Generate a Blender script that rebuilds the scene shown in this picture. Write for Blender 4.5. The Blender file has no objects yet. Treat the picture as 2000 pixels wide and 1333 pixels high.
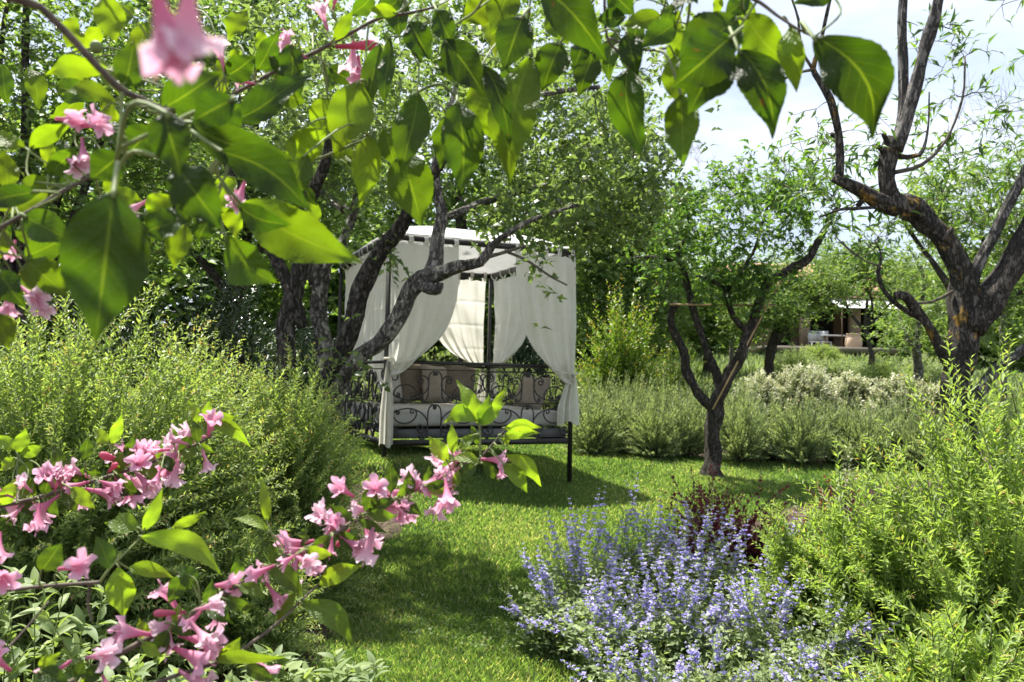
import bpy, math, random
import numpy as np
from mathutils import Vector, Matrix

random.seed(7)
RNG = np.random.default_rng(11)
sc = bpy.context.scene
COL = sc.collection

# ------------------------------------------------------------------ camera
FPX = 1572.0                      # focal length in pixels of the 2000 px wide photograph
PITCH, ROLL = math.radians(2.55), math.radians(1.24)
CAM = np.array([0.0, 0.0, 1.6])
fw = np.array([0, math.cos(PITCH), math.sin(PITCH)])
r0 = np.array([1.0, 0, 0]); u0 = np.array([0, -math.sin(PITCH), math.cos(PITCH)])
rt = math.cos(ROLL) * r0 + math.sin(ROLL) * u0
up = -math.sin(ROLL) * r0 + math.cos(ROLL) * u0
cd = bpy.data.cameras.new('camera'); cam = bpy.data.objects.new('camera', cd); COL.objects.link(cam)
cam.matrix_world = Matrix(((rt[0], up[0], -fw[0], CAM[0]), (rt[1], up[1], -fw[1], CAM[1]), (rt[2], up[2], -fw[2], CAM[2]), (0, 0, 0, 1)))
cd.sensor_width = 36; cd.lens = 36 * FPX / 2000; cd.clip_start = 0.02; cd.clip_end = 2000
cd.dof.use_dof = True; cd.dof.focus_distance = 1.9; cd.dof.aperture_fstop = 10.5
sc.camera = cam

# ------------------------------------------------------------------ sky, sun, exposure
S = np.array([-0.27, 0.31, 0.91]); S /= np.linalg.norm(S)      # towards the sun
w = bpy.data.worlds.new('World'); sc.world = w; w.use_nodes = True
nt = w.node_tree; nt.nodes.clear()
def N(t, kind, **kw):
    n = t.nodes.new(kind)
    for k, v in kw.items(): setattr(n, k, v)
    return n
sky = N(nt, 'ShaderNodeTexSky', sky_type='NISHITA', sun_disc=False, sun_elevation=math.asin(S[2]), sun_rotation=math.atan2(S[0], S[1]), air_density=1.0, dust_density=1.5)
tc = N(nt, 'ShaderNodeTexCoord')
mp = N(nt, 'ShaderNodeMapping'); mp.inputs['Scale'].default_value = (1, 1, 2.2)
ns = N(nt, 'ShaderNodeTexNoise'); ns.inputs['Scale'].default_value = 3.4; ns.inputs['Detail'].default_value = 7; ns.inputs['Roughness'].default_value = .55
rp = N(nt, 'ShaderNodeValToRGB'); rp.color_ramp.elements[0].position = .4; rp.color_ramp.elements[1].position = .66
rp.color_ramp.elements[0].color = (.5, .57, .7, 1); rp.color_ramp.elements[1].color = (.92, .95, 1, 1)
vm = N(nt, 'ShaderNodeVectorMath', operation='SCALE'); vm.inputs['Scale'].default_value = 2.75
mx = N(nt, 'ShaderNodeMix', data_type='RGBA'); mx.inputs['Factor'].default_value = .86
bg = N(nt, 'ShaderNodeBackground'); bg.inputs['Strength'].default_value = 0.15
out = N(nt, 'ShaderNodeOutputWorld')
L = nt.links.new
L(tc.outputs['Generated'], mp.inputs[0]); L(mp.outputs[0], ns.inputs[0]); L(ns.outputs[0], rp.inputs[0])
L(rp.outputs[0], vm.inputs[0]); L(vm.outputs[0], mx.inputs['B']); L(sky.outputs[0], mx.inputs['A']); L(mx.outputs['Result'], bg.inputs[0]); L(bg.outputs[0], out.inputs[0])
sl = bpy.data.lights.new('sun', 'SUN'); sl.energy = 4.0; sl.angle = math.radians(1.2); sl.color = (1, .955, .87)
so = bpy.data.objects.new('sun', sl); COL.objects.link(so); so.rotation_euler = Vector(S).to_track_quat('Z', 'Y').to_euler(); so.location = (0, 0, 30)
vs = sc.view_settings; vs.view_transform = 'Standard'; vs.look = 'None'; vs.gamma = 1.0; vs.use_curve_mapping = False
vs.exposure = 1.7
cy = sc.cycles
cy.max_bounces = 8; cy.diffuse_bounces = 4; cy.transmission_bounces = 6; cy.transparent_max_bounces = 8; cy.glossy_bounces = 2

# ------------------------------------------------------------------ helpers
def at(px, py, d):
    """point of the photograph's pixel (2000 px wide) at ground distance d metres"""
    v = fw + (px - 1000) / FPX * rt - (py - 666.5) / FPX * up
    return CAM + v * (d / v[1])
def sstep(a, b, x):
    t = np.clip((x - a) / (b - a), 0, 1); return t * t * (3 - 2 * t)
def nrm(v):
    v = np.asarray(v, float); return v / np.maximum(np.linalg.norm(v, axis=-1, keepdims=True), 1e-9)

def tag(o, label=None, cat=None, group=None, kind=None):
    if label: o['label'] = label
    if cat: o['category'] = cat
    if group: o['group'] = group
    if kind: o['kind'] = kind
    return o
def thing(name, label, cat, loc, group=None):
    o = bpy.data.objects.new(name, None); COL.objects.link(o); o.location = [float(c) for c in loc]
    o.empty_display_size = .1
    return tag(o, label, cat, group)
def mesh_of(name, V, F, mat, smooth=False, attrs=None, origin=None):
    V = np.asarray(V, np.float32).reshape(-1, 3)
    if origin is not None: V = V - np.asarray(origin, np.float32)
    me = bpy.data.meshes.new(name)
    if isinstance(F, np.ndarray):
        F = F.astype(np.int32); k = F.shape[1]
        me.vertices.add(len(V)); me.vertices.foreach_set('co', V.ravel())
        me.loops.add(F.size); me.loops.foreach_set('vertex_index', F.ravel())
        me.polygons.add(len(F)); me.polygons.foreach_set('loop_start', np.arange(0, F.size, k, dtype=np.int32))
        me.update(calc_edges=True)
    else:
        me.from_pydata(V.tolist(), [], F)
    for n, a in (attrs or {}).items():
        a = np.asarray(a, np.float32)
        if a.ndim == 2:
            at_ = me.attributes.new(n, 'FLOAT_VECTOR', 'POINT'); at_.data.foreach_set('vector', a.ravel())
        else:
            at_ = me.attributes.new(n, 'FLOAT', 'POINT'); at_.data.foreach_set('value', a)
    if smooth: me.polygons.foreach_set('use_smooth', np.ones(len(me.polygons), bool))
    if mat is not None: me.materials.append(mat)
    return me
def mesh_obj(name, V, F, mat, parent=None, smooth=False, attrs=None, kind=None, origin=None):
    if origin is None and parent is not None: origin = list(parent.location)
    me = mesh_of(name, V, F, mat, smooth, attrs, origin)
    o = bpy.data.objects.new(name, me); COL.objects.link(o)
    if parent is not None: o.parent = parent
    elif origin is not None: o.location = [float(c) for c in origin]
    if kind: o['kind'] = kind
    return o
class Geo:
    def __init__(s): s.v, s.f, s.r, s.n = [], [], [], 0
    def add(s, V, F, r=0.5):
        V = np.asarray(V, float).reshape(-1, 3); s.v.append(V); s.f.append(np.asarray(F, int) + s.n)
        s.r.append(np.full(len(V), r) if np.isscalar(r) else np.asarray(r)); s.n += len(V)
    def build(s, name, mat, parent=None, smooth=False, kind=None, origin=None):
        return mesh_obj(name, np.concatenate(s.v), np.concatenate(s.f), mat, parent, smooth, {'rnd': np.concatenate(s.r)}, kind, origin)
def frames(P):
    T = np.gradient(P, axis=0); T = nrm(T)
    a = np.array([0, 0, 1.0]) if abs(T[0][2]) < .9 else np.array([1.0, 0, 0])
    U = np.zeros_like(P); u = nrm(np.cross(T[0], a))
    for i in range(len(P)):
        u = nrm(u - T[i] * np.dot(u, T[i])); U[i] = u
    return T, U, np.cross(T, U)
def tube(P, R, n=8, lump=0., seed=0, ridge=0.):
    P = np.asarray(P, float); k = len(P); R = np.full(k, R) if np.isscalar(R) else np.asarray(R, float)
    T, U, W = frames(P)
    th = np.linspace(0, 2 * np.pi, n, endpoint=False)
    s = np.concatenate([[0], np.cumsum(np.linalg.norm(np.diff(P, axis=0), axis=1))])
    rad = np.repeat(R[:, None], n, 1)
    if lump or ridge:
        g = np.random.default_rng(seed); m = np.zeros((k, n))
        for _ in range(7): m += lump * .45 * np.sin(g.integers(1, 4) * th[None] + g.uniform(4, 26) * s[:, None] + g.uniform(0, 6))
        tw = g.uniform(-1.5, 1.5)
        for _ in range(4): m += ridge * .5 * np.sin(g.integers(4, 8) * (th[None] + tw * s[:, None]) + g.uniform(-6, 6) * s[:, None] + 1.3 * np.sin(g.uniform(7, 20) * s[:, None]) + g.uniform(0, 6))
        rad = rad * (1 + m)
    V = P[:, None] + rad[..., None] * (np.cos(th)[None, :, None] * U[:, None] + np.sin(th)[None, :, None] * W[:, None])
    V = V.reshape(-1, 3)
    i = np.arange(k - 1)[:, None] * n; j = np.arange(n)[None]; j2 = (j + 1) % n
    a, b, c, d = (i + j).ravel(), (i + j2).ravel(), (i + n + j2).ravel(), (i + n + j).ravel()
    F = np.concatenate([np.stack([a, b, c], 1), np.stack([a, c, d], 1)])
    V = np.concatenate([V, P[:1], P[-1:]]); q = np.arange(n); q2 = (q + 1) % n
    F = np.concatenate([F, np.stack([q2, q, np.full(n, k * n)], 1), np.stack([(k - 1) * n + q, (k - 1) * n + q2, np.full(n, k * n + 1)], 1)])
    return V, F
def catmull(P, step=None, n=None, extra=None):
    P = np.asarray(P, float); Q = np.vstack([2 * P[0] - P[1], P, 2 * P[-1] - P[-2]]); outp = []; ex = []
    for i in range(1, len(Q) - 2):
        seg = np.linalg.norm(Q[i + 1] - Q[i]); m = n or max(2, int(seg / step))
        t = np.linspace(0, 1, m, endpoint=False)[:, None]
        p0, p1, p2, p3 = Q[i - 1], Q[i], Q[i + 1], Q[i + 2]
        outp.append(.5 * (2 * p1 + (p2 - p0) * t + (2 * p0 - 5 * p1 + 4 * p2 - p3) * t ** 2 + (3 * p1 - p0 - 3 * p2 + p3) * t ** 3))
        if extra is not None: ex.append(extra[i - 1] + (extra[i] - extra[i - 1]) * t[:, 0])
    outp.append(P[-1:]);
    if extra is not None: return np.concatenate(outp), np.concatenate(ex + [np.array([extra[-1]])])
    return np.concatenate(outp)
def box(c, s, rz=0.):
    x, y, z = np.asarray(s) / 2
    V = np.array([[-x, -y, -z], [x, -y, -z], [x, y, -z], [-x, y, -z], [-x, -y, z], [x, -y, z], [x, y, z], [-x, y, z]])
    cs, sn = math.cos(rz), math.sin(rz); V = V @ np.array([[cs, sn, 0], [-sn, cs, 0], [0, 0, 1]]) + np.asarray(c)
    F = np.array([[0, 2, 1], [0, 3, 2], [4, 5, 6], [4, 6, 7], [0, 1, 5], [0, 5, 4], [1, 2, 6], [1, 6, 5], [2, 3, 7], [2, 7, 6], [3, 0, 4], [3, 4, 7]])
    return V, F
def lathe(prof, n=24):
    prof = np.asarray(prof, float); th = np.linspace(0, 2 * np.pi, n, endpoint=False); k = len(prof)
    V = np.stack([prof[:, :1] * np.cos(th), prof[:, :1] * np.sin(th), np.repeat(prof[:, 1:], n, 1)], -1).reshape(-1, 3)
    i = np.arange(k - 1)[:, None] * n; j = np.arange(n)[None]; j2 = (j + 1) % n
    a, b, c, d = (i + j).ravel(), (i + j2).ravel(), (i + n + j2).ravel(), (i + n + j).ravel()
    return V, np.concatenate([np.stack([a, b, c], 1), np.stack([a, c, d], 1)])

# leaf templates: x along the blade 0..1, y across +-.5, z out of the face
T2 = (np.array([[0, 0, 0], [.42, .5, .1], [1, 0, -.02], [.42, -.5, .1]]), np.array([[0, 2, 1], [0, 3, 2]]))
T4 = (np.array([[0, 0, 0], [.5, 0, .03], [1, 0, -.16], [.38, .5, .12], [.38, -.5, .12]]), np.array([[0, 1, 3], [1, 2, 3], [0, 4, 1], [1, 4, 2]]))
T8 = (np.array([[0, 0, 0], [.33, 0, .04], [.68, 0, 0], [1, 0, -.18], [.2, .38, .1], [.5, .5, .12], [.8, .26, .0], [.2, -.38, .1], [.5, -.5, .12], [.8, -.26, .0]]),
      np.array([[0, 1, 4], [1, 5, 4], [1, 2, 5], [2, 6, 5], [2, 3, 6], [0, 7, 1], [1, 7, 8], [1, 8, 2], [2, 8, 9], [2, 9, 3]]))
def leaf_arrays(tm, P, X, Nn, ln, wd):
    tv, tf = tm; n = len(P); k = len(tv)
    x = nrm(X); z = Nn - x * np.sum(Nn * x, 1, keepdims=True); z = nrm(z); y = np.cross(z, x)
    ln = np.broadcast_to(ln, (n,))[:, None, None]; wd = np.broadcast_to(wd, (n,))[:, None, None]
    V = P[:, None] + ln * (tv[None, :, :1] * x[:, None] + tv[None, :, 2:] * z[:, None]) + wd * tv[None, :, 1:2] * y[:, None]
    F = tf[None] + (np.arange(n) * k)[:, None, None]
    return V.reshape(-1, 3), F.reshape(-1, 3), k
def leaf_mesh(name, tm, P, X, Nn, ln, wd, mat, parent, rnd=None, kind='stuff', seed=0):
    g = np.random.default_rng(seed)
    V, F, k = leaf_arrays(tm, P, X, Nn, ln, wd)
    if rnd is None: rnd = g.random(len(P))
    return mesh_obj(name, V, F, mat, parent, False, {'rnd': np.repeat(rnd, k)}, kind)

# ------------------------------------------------------------------ materials
def new_mat(name):
    m = bpy.data.materials.new(name); m.use_nodes = True; m.node_tree.nodes.clear()
    return m, m.node_tree
def ramp(t, stops):
    r = N(t, 'ShaderNodeValToRGB'); e = r.color_ramp.elements
    while len(e) < len(stops): e.new(.5)
    for i, (p, c) in enumerate(stops): e[i].position = p; e[i].color = (*c, 1)
    return r
def leaf_mat(name, stops, transl=.4, rough=.5, under=None, tcol=(1.25, 1.3, .55), spec=.35, veins=False):
    m, t = new_mat(name); L = t.links.new
    a = N(t, 'ShaderNodeAttribute', attribute_name='rnd')
    r = ramp(t, stops); L(a.outputs['Fac'], r.inputs[0]); col = r.outputs[0]
    p = N(t, 'ShaderNodeBsdfPrincipled'); p.inputs['Roughness'].default_value = rough; p.inputs['Specular IOR Level'].default_value = spec
    geo = N(t, 'ShaderNodeNewGeometry')
    if veins:
        lu = N(t, 'ShaderNodeAttribute', attribute_name='leafuv'); sp = N(t, 'ShaderNodeSeparateXYZ'); L(lu.outputs['Vector'], sp.inputs[0])
        def M(op, x, y=None):
            q = N(t, 'ShaderNodeMath', operation=op)
            for i, z in enumerate((x, y)):
                if z is None: continue
                if isinstance(z, (int, float)): q.inputs[i].default_value = z
                else: L(z, q.inputs[i])
            return q.outputs[0]
        au = M('ABSOLUTE', sp.outputs[0])
        mid = M('SUBTRACT', 1, M('MINIMUM', M('DIVIDE', au, .07), 1))
        ph = M('SUBTRACT', M('MULTIPLY', sp.outputs[1], 7.5), M('MULTIPLY', M('POWER', au, .8), 2.1))
        fr = M('ABSOLUTE', M('SUBTRACT', M('FRACT', ph), .5))
        side = M('MULTIPLY', M('SUBTRACT', 1, M('MINIMUM', M('DIVIDE', fr, .07), 1)), M('SUBTRACT', 1, M('MULTIPLY', au, .75)))
        v = M('MAXIMUM', mid, M('MULTIPLY', side, .3))
        nz = N(t, 'ShaderNodeTexNoise'); nz.inputs['Scale'].default_value = 60; nz.inputs['Detail'].default_value = 5
        tcn = N(t, 'ShaderNodeTexCoord'); L(tcn.outputs['Object'], nz.inputs[0])
        hs = N(t, 'ShaderNodeHueSaturation'); L(col, hs.inputs['Color']); L(M('ADD', .72, M('MULTIPLY', nz.outputs[0], .56)), hs.inputs['Value']); col = hs.outputs[0]
        n3 = N(t, 'ShaderNodeTexNoise'); n3.inputs['Scale'].default_value = 22; n3.inputs['Detail'].default_value = 3; L(tcn.outputs['Object'], n3.inputs[0])
        hs2 = N(t, 'ShaderNodeHueSaturation'); L(col, hs2.inputs['Color']); L(M('ADD', .35, M('MULTIPLY', n3.outputs[0], 1.3)), hs2.inputs['Value']); L(M('ADD', .47, M('MULTIPLY', n3.outputs[0], .05)), hs2.inputs['Hue']); col = hs2.outputs[0]
        n4 = N(t, 'ShaderNodeTexNoise'); n4.inputs['Scale'].default_value = 75; n4.inputs['Detail'].default_value = 2; L(tcn.outputs['Object'], n4.inputs[0])
        r4 = ramp(t, [(.74, (0, 0, 0)), (.77, (1, 1, 1))]); L(n4.outputs[0], r4.inputs[0]); m4 = N(t, 'ShaderNodeMix', data_type='RGBA'); L(r4.outputs[0], m4.inputs['Factor']); L(col, m4.inputs['A']); m4.inputs['B'].default_value = (.07, .04, .015, 1); col = m4.outputs['Result']
        mv = N(t, 'ShaderNodeMix', data_type='RGBA'); L(M('MULTIPLY', v, .6), mv.inputs['Factor']); L(col, mv.inputs['A']); mv.inputs['B'].default_value = (.14, .2, .035, 1); col = mv.outputs['Result']
        bp = N(t, 'ShaderNodeBump'); bp.inputs['Strength'].default_value = .5; bp.inputs['Distance'].default_value = .002
        vo4 = N(t, 'ShaderNodeTexVoronoi', feature='DISTANCE_TO_EDGE'); vo4.inputs['Scale'].default_value = 320; L(tcn.outputs['Object'], vo4.inputs['Vector']); L(M('ADD', M('ADD', M('MULTIPLY', fr, 1.2), M('MULTIPLY', nz.outputs[0], .8)), M('MULTIPLY', vo4.outputs['Distance'], 1.4)), bp.inputs['Height']); L(bp.outputs[0], p.inputs['Normal'])
    if under is not None:
        mu = N(t, 'ShaderNodeMix', data_type='RGBA'); L(geo.outputs['Backfacing'], mu.inputs['Factor']); L(col, mu.inputs['A']); mu.inputs['B'].default_value = (*under, 1); col = mu.outputs['Result']
    L(col, p.inputs['Base Color'])
    tm_ = N(t, 'ShaderNodeMix', data_type='RGBA', blend_type='MULTIPLY'); tm_.inputs['Factor'].default_value = 1
    L(col, tm_.inputs['A']); tm_.inputs['B'].default_value = (*[c * 1.5 for c in tcol], 1)
    tr = N(t, 'ShaderNodeBsdfTranslucent'); L(tm_.outputs['Result'], tr.inputs[0])
    ms = N(t, 'ShaderNodeMixShader'); ms.inputs[0].default_value = transl
    L(p.outputs[0], ms.inputs[1]); L(tr.outputs[0], ms.inputs[2])
    o = N(t, 'ShaderNodeOutputMaterial'); L(ms.outputs[0], o.inputs[0])
    return m
def noise_mat(name, stops, scale=8., rough=.8, bump=.0, detail=6, dist=.02, spec=.3, metallic=0., stretch=(1, 1, 1), transl=0.):
    m, t = new_mat(name); L = t.links.new
    tcn = N(t, 'ShaderNodeTexCoord'); mpn = N(t, 'ShaderNodeMapping'); mpn.inputs['Scale'].default_value = stretch
    nz = N(t, 'ShaderNodeTexNoise'); nz.inputs['Scale'].default_value = scale; nz.inputs['Detail'].default_value = detail; nz.inputs['Roughness'].default_value = .62
    L(tcn.outputs['Object'], mpn.inputs[0]); L(mpn.outputs[0], nz.inputs[0])
    r = ramp(t, stops); L(nz.outputs[0], r.inputs[0])
    p = N(t, 'ShaderNodeBsdfPrincipled'); p.inputs['Roughness'].default_value = rough; p.inputs['Specular IOR Level'].default_value = spec; p.inputs['Metallic'].default_value = metallic
    L(r.outputs[0], p.inputs['Base Color'])
    if bump:
        b = N(t, 'ShaderNodeBump'); b.inputs['Strength'].default_value = bump; b.inputs['Distance'].default_value = dist
        L(nz.outputs[0], b.inputs['Height']); L(b.outputs[0], p.inputs['Normal'])
    o = N(t, 'ShaderNodeOutputMaterial'); sh = p.outputs[0]
    if transl:
        tr = N(t, 'ShaderNodeBsdfTranslucent'); L(r.outputs[0], tr.inputs[0])
        ms = N(t, 'ShaderNodeMixShader'); ms.inputs[0].default_value = transl; L(sh, ms.inputs[1]); L(tr.outputs[0], ms.inputs[2]); sh = ms.outputs[0]
    L(sh, o.inputs[0])
    return m
def bark_mat(name, dark, light, lichen=None, lich_amt=.6, scale=24.):
    m, t = new_mat(name); L = t.links.new
    tcn = N(t, 'ShaderNodeTexCoord')
    n1 = N(t, 'ShaderNodeTexNoise'); n1.inputs['Scale'].default_value = scale; n1.inputs['Detail'].default_value = 8; n1.inputs['Roughness'].default_value = .7
    vo = N(t, 'ShaderNodeTexVoronoi', feature='DISTANCE_TO_EDGE'); vo.inputs['Scale'].default_value = scale * 1.6
    mpn = N(t, 'ShaderNodeMapping'); mpn.inputs['Scale'].default_value = (1, 1, .35)
    L(tcn.outputs['Object'], mpn.inputs[0]); L(mpn.outputs[0], n1.inputs[0])
    mixv = N(t, 'ShaderNodeMix', data_type='VECTOR'); mixv.inputs['Factor'].default_value = .12
    L(mpn.outputs[0], mixv.inputs['A']); L(n1.outputs['Color'], mixv.inputs['B']); L(mixv.outputs['Result'], vo.inputs['Vector'])
    r = ramp(t, [(.3, dark), (.7, light)]); L(n1.outputs[0], r.inputs[0]); col = r.outputs[0]
    cr = ramp(t, [(.0, (.25, .25, .25)), (.16, (1, 1, 1))]); L(vo.outputs['Distance'], cr.inputs[0])
    mm = N(t, 'ShaderNodeMix', data_type='RGBA', blend_type='MULTIPLY'); mm.inputs['Factor'].default_value = .75; L(col, mm.inputs['A']); L(cr.outputs[0], mm.inputs['B']); col = mm.outputs['Result']
    if lichen:
        n2 = N(t, 'ShaderNodeTexNoise'); n2.inputs['Scale'].default_value = 9; n2.inputs['Detail'].default_value = 6; n2.inputs['Roughness'].default_value = .65
        L(tcn.outputs['Object'], n2.inputs[0])
        r2 = ramp(t, [(lich_amt, (0, 0, 0)), (lich_amt + .06, (1, 1, 1))]); L(n2.outputs[0], r2.inputs[0])
        ml = N(t, 'ShaderNodeMix', data_type='RGBA'); L(r2.outputs[0], ml.inputs['Factor']); L(col, ml.inputs['A']); ml.inputs['B'].default_value = (*lichen, 1); col = ml.outputs['Result']
    p = N(t, 'ShaderNodeBsdfPrincipled'); p.inputs['Roughness'].default_value = .88; p.inputs['Specular IOR Level'].default_value = .25
    L(col, p.inputs['Base Color'])
    ad = N(t, 'ShaderNodeMath', operation='ADD'); L(cr.outputs[0], ad.inputs[0]); L(n1.outputs[0], ad.inputs[1])
    b = N(t, 'ShaderNodeBump'); b.inputs['Strength'].default_value = 1.0; b.inputs['Distance'].default_value = .022
    L(ad.outputs[0], b.inputs['Height']); L(b.outputs[0], p.inputs['Normal'])
    o = N(t, 'ShaderNodeOutputMaterial'); L(p.outputs[0], o.inputs[0])
    return m

M = {}
M['fore'] = leaf_mat('foreground_leaf', [(0, (.016, .036, .006)), (.3, (.03, .065, .009)), (.6, (.055, .105, .012)), (1, (.12, .19, .016))], .5, .5, tcol=(1.55, 1.5, .25), veins=True)  # ramp from overlap-shaded to backlit green, light and shade put into the colour
M['weig'] = leaf_mat('weigela_leaf', [(0, (.025, .05, .012)), (.4, (.06, .11, .02)), (1, (.16, .25, .035))], .48, .42, tcol=(1.5, 1.5, .3), veins=True)
M['fruit'] = leaf_mat('fruit_tree_leaf', [(0, (.05, .09, .026)), (.6, (.105, .165, .048)), (1, (.2, .265, .08))], .46, .34, under=(.13, .18, .08), spec=.5)
M['almond'] = leaf_mat('almond_leaf', [(0, (.045, .1, .022)), (.6, (.09, .17, .04)), (1, (.17, .26, .06))], .4, .42)
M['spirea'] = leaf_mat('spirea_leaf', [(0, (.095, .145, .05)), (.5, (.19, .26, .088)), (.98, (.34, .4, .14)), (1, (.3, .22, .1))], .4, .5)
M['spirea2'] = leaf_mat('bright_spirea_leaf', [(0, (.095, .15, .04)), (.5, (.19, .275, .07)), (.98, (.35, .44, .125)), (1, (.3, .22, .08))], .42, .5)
M['hedge'] = leaf_mat('dark_evergreen_leaf', [(0, (.012, .03, .012)), (.6, (.03, .06, .025)), (1, (.06, .1, .04))], .12, .32, spec=.5)
M['sage'] = leaf_mat('sage_leaf', [(0, (.1, .15, .055)), (.6, (.19, .25, .1)), (1, (.3, .36, .16))], .36, .55)
M['lav'] = leaf_mat('lavender_leaf', [(0, (.12, .17, .085)), (.6, (.24, .3, .165)), (1, (.4, .44, .28))], .3, .65)
M['cat'] = leaf_mat('catmint_leaf', [(0, (.12, .17, .07)), (.6, (.22, .28, .13)), (1, (.33, .38, .2))], .36, .6)
M['catfl'] = leaf_mat('catmint_flower', [(0, (.31, .27, .53)), (.6, (.46, .42, .72)), (1, (.68, .65, .86))], .35, .6, tcol=(.9, .85, 1.2))
M['varieg'] = leaf_mat('variegated_leaf', [(0, (.1, .15, .06)), (.4, (.22, .27, .12)), (.62, (.38, .4, .25)), (1, (.58, .57, .45))], .25, .5, tcol=(1, 1, .7))
M['photinia'] = leaf_mat('photinia_leaf', [(0, (.06, .12, .015)), (.6, (.14, .22, .03)), (.9, (.26, .3, .05)), (1, (.36, .2, .05))], .35, .4)
M['barb'] = leaf_mat('barberry_leaf', [(0, (.045, .012, .018)), (.6, (.11, .025, .035)), (1, (.2, .05, .06))], .3, .45, tcol=(1.3, .6, .6))
M['bgleaf'] = leaf_mat('background_leaf', [(0, (.055, .105, .03)), (.6, (.11, .175, .052)), (1, (.21, .275, .085))], .45, .4, spec=.45)
M['bgpale'] = leaf_mat('pale_background_leaf', [(0, (.07, .12, .04)), (.6, (.13, .2, .065)), (1, (.22, .28, .1))], .38, .5)
M['grass'] = leaf_mat('grass_blade', [(0, (.058, .108, .034)), (.45, (.122, .2, .06)), (.8, (.215, .285, .095)), (1, (.42, .39, .22))], .48, .55)
M['flower'] = None
M['twig'] = noise_mat('twig_bark', [(.3, (.05, .04, .03)), (.7, (.14, .12, .09))], 40, .8)
M['gstem'] = noise_mat('green_stem', [(.3, (.12, .17, .05)), (.7, (.22, .26, .09))], 30, .6)
M['dstem'] = noise_mat('dark_stem', [(.3, (.03, .022, .018)), (.7, (.075, .06, .045))], 30, .8)
M['fstem'] = noise_mat('foreground_stem', [(.3, (.06, .045, .035)), (.7, (.15, .12, .09))], 120, .7, bump=.4, dist=.002)
M['redstem'] = noise_mat('red_stem', [(.3, (.08, .02, .02)), (.7, (.16, .05, .04))], 30, .7)
M['pinktwig'] = noise_mat('pinkish_twig', [(.3, (.3, .2, .17)), (.7, (.42, .3, .26))], 20, .8)
M['bark'] = bark_mat('old_fruit_bark', (.05, .042, .035), (.32, .295, .255), (.46, .43, .36), .53, 22)
M['barko'] = bark_mat('dark_fissured_bark', (.028, .023, .019), (.15, .13, .11), (.3, .28, .24), .64, 20)
M['barkl'] = bark_mat('lichen_bark', (.035, .029, .025), (.18, .16, .135), (.4, .24, .045), .585, 22)
M['barkg'] = bark_mat('grey_smooth_bark', (.13, .12, .11), (.25, .235, .215), (.42, .25, .05), .72, 16)
M['barkd'] = bark_mat('dark_bark', (.036, .03, .026), (.16, .14, .118), (.3, .2, .05), .7, 24)

# hump of turf under the near end of the daybed
def gz(x, y):
    x = np.asarray(x, float); y = np.asarray(y, float)
    z = .0675 * np.clip(y, -6, 10) + .085 * np.clip(y - 10, 0, 45)
    z = z + .17 * sstep(.5, -.9, x) * sstep(4.8, 7.0, y) * (1 - sstep(8.2, 9.4, y)) * (1 - sstep(-2.2, -3.4, x))
    k = sstep(-1.75, -1.35, x)
    z = z + .14 * ((1 - k) * sstep(6.6, 7.6, y) + k * sstep(7.07, 7.19, y)) * sstep(-.35, -.75, x) * (1 - sstep(7.9, 9.0, y)) * (1 - sstep(-2.2, -3.0, x))
    return z + .012 * np.sin(2.1 * x + 1.3 * y) + .01 * np.sin(3.7 * y - 1.1 * x)
LX = ([2.5, 3, 4.5, 5.2, 5.6, 6.2, 6.8, 7.1, 8, 9.5, 12], [-.45, -.5, -1.02, -1.1, -.85, -.66, -.85, -1.7, -2.6, -3.6, -4.2])
RX = ([2.5, 3, 4, 5, 6, 7, 8.5, 9.3, 12], [.3, .35, .48, .8, 1.25, 2.2, 4, 6, 6])
BY = ([-5, 0, 1, 3, 5, 7], [11.6, 11.2, 10.3, 9.55, 9.3, 9.2])
def lawn_in(x, y):
    wob = .05 * np.sin(5.1 * y + 2 * x) + .03 * np.sin(11 * x + 7 * y)
    ok = (x > np.interp(y, *LX) + wob) & (x < np.interp(y, *RX) + wob) & (y < np.interp(x, *BY) + wob) & (y > 2.4)
    return ok

# ------------------------------------------------------------------ ground and lawn
def grid_faces(nx, ny):
    i = (np.arange(ny - 1)[:, None] * nx + np.arange(nx - 1)[None]).ravel()
    return np.stack([i, i + 1, i + 1 + nx, i + nx], 1)
xs = np.concatenate([np.linspace(-220, -7, 26)[:-1], np.arange(-7, 7, .07), np.linspace(7, 220, 26)])
ys = np.concatenate([np.linspace(-20, 2, 10)[:-1], np.arange(2, 13, .06), np.linspace(13, 420, 50)])
X_, Y_ = np.meshgrid(xs, ys); Z_ = gz(X_, Y_)
GV = np.stack([X_, Y_, Z_], -1).reshape(-1, 3); GF = grid_faces(len(xs), len(ys))
cen = GV[GF].mean(1); inl = lawn_in(cen[:, 0], cen[:, 1])
M['soil'] = noise_mat('mulched_soil', [(.3, (.03, .022, .016)), (.5, (.07, .053, .038)), (.7, (.14, .11, .08))], 14, .95, .8, 9, .03, .1)
M['turf'] = noise_mat('turf_soil', [(.3, (.06, .075, .025)), (.55, (.1, .12, .04)), (.75, (.2, .17, .08))], 3.5, .95, .5, 9, .02, .1)
far = cen[:, 1] > 11.8
M['meadow'] = noise_mat('rough_green_ground', [(.3, (.045, .075, .02)), (.5, (.09, .12, .04)), (.72, (.2, .18, .09))], 1.6, .95, .5, 9, .05, .1)
o = mesh_obj('ground', GV, GF[~inl & ~far], M['soil'], smooth=True, kind='structure'); tag(o, 'brown mulched earth around the planting beds')
o = mesh_obj('meadow', GV, GF[~inl & far], M['meadow'], smooth=True, kind='structure'); tag(o, 'rough green ground rising towards the house')
o = mesh_obj('lawn', GV, GF[inl], M['turf'], smooth=True, kind='structure'); tag(o, 'mown green lawn sloping up to the daybed')
g = np.random.default_rng(3)
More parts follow.
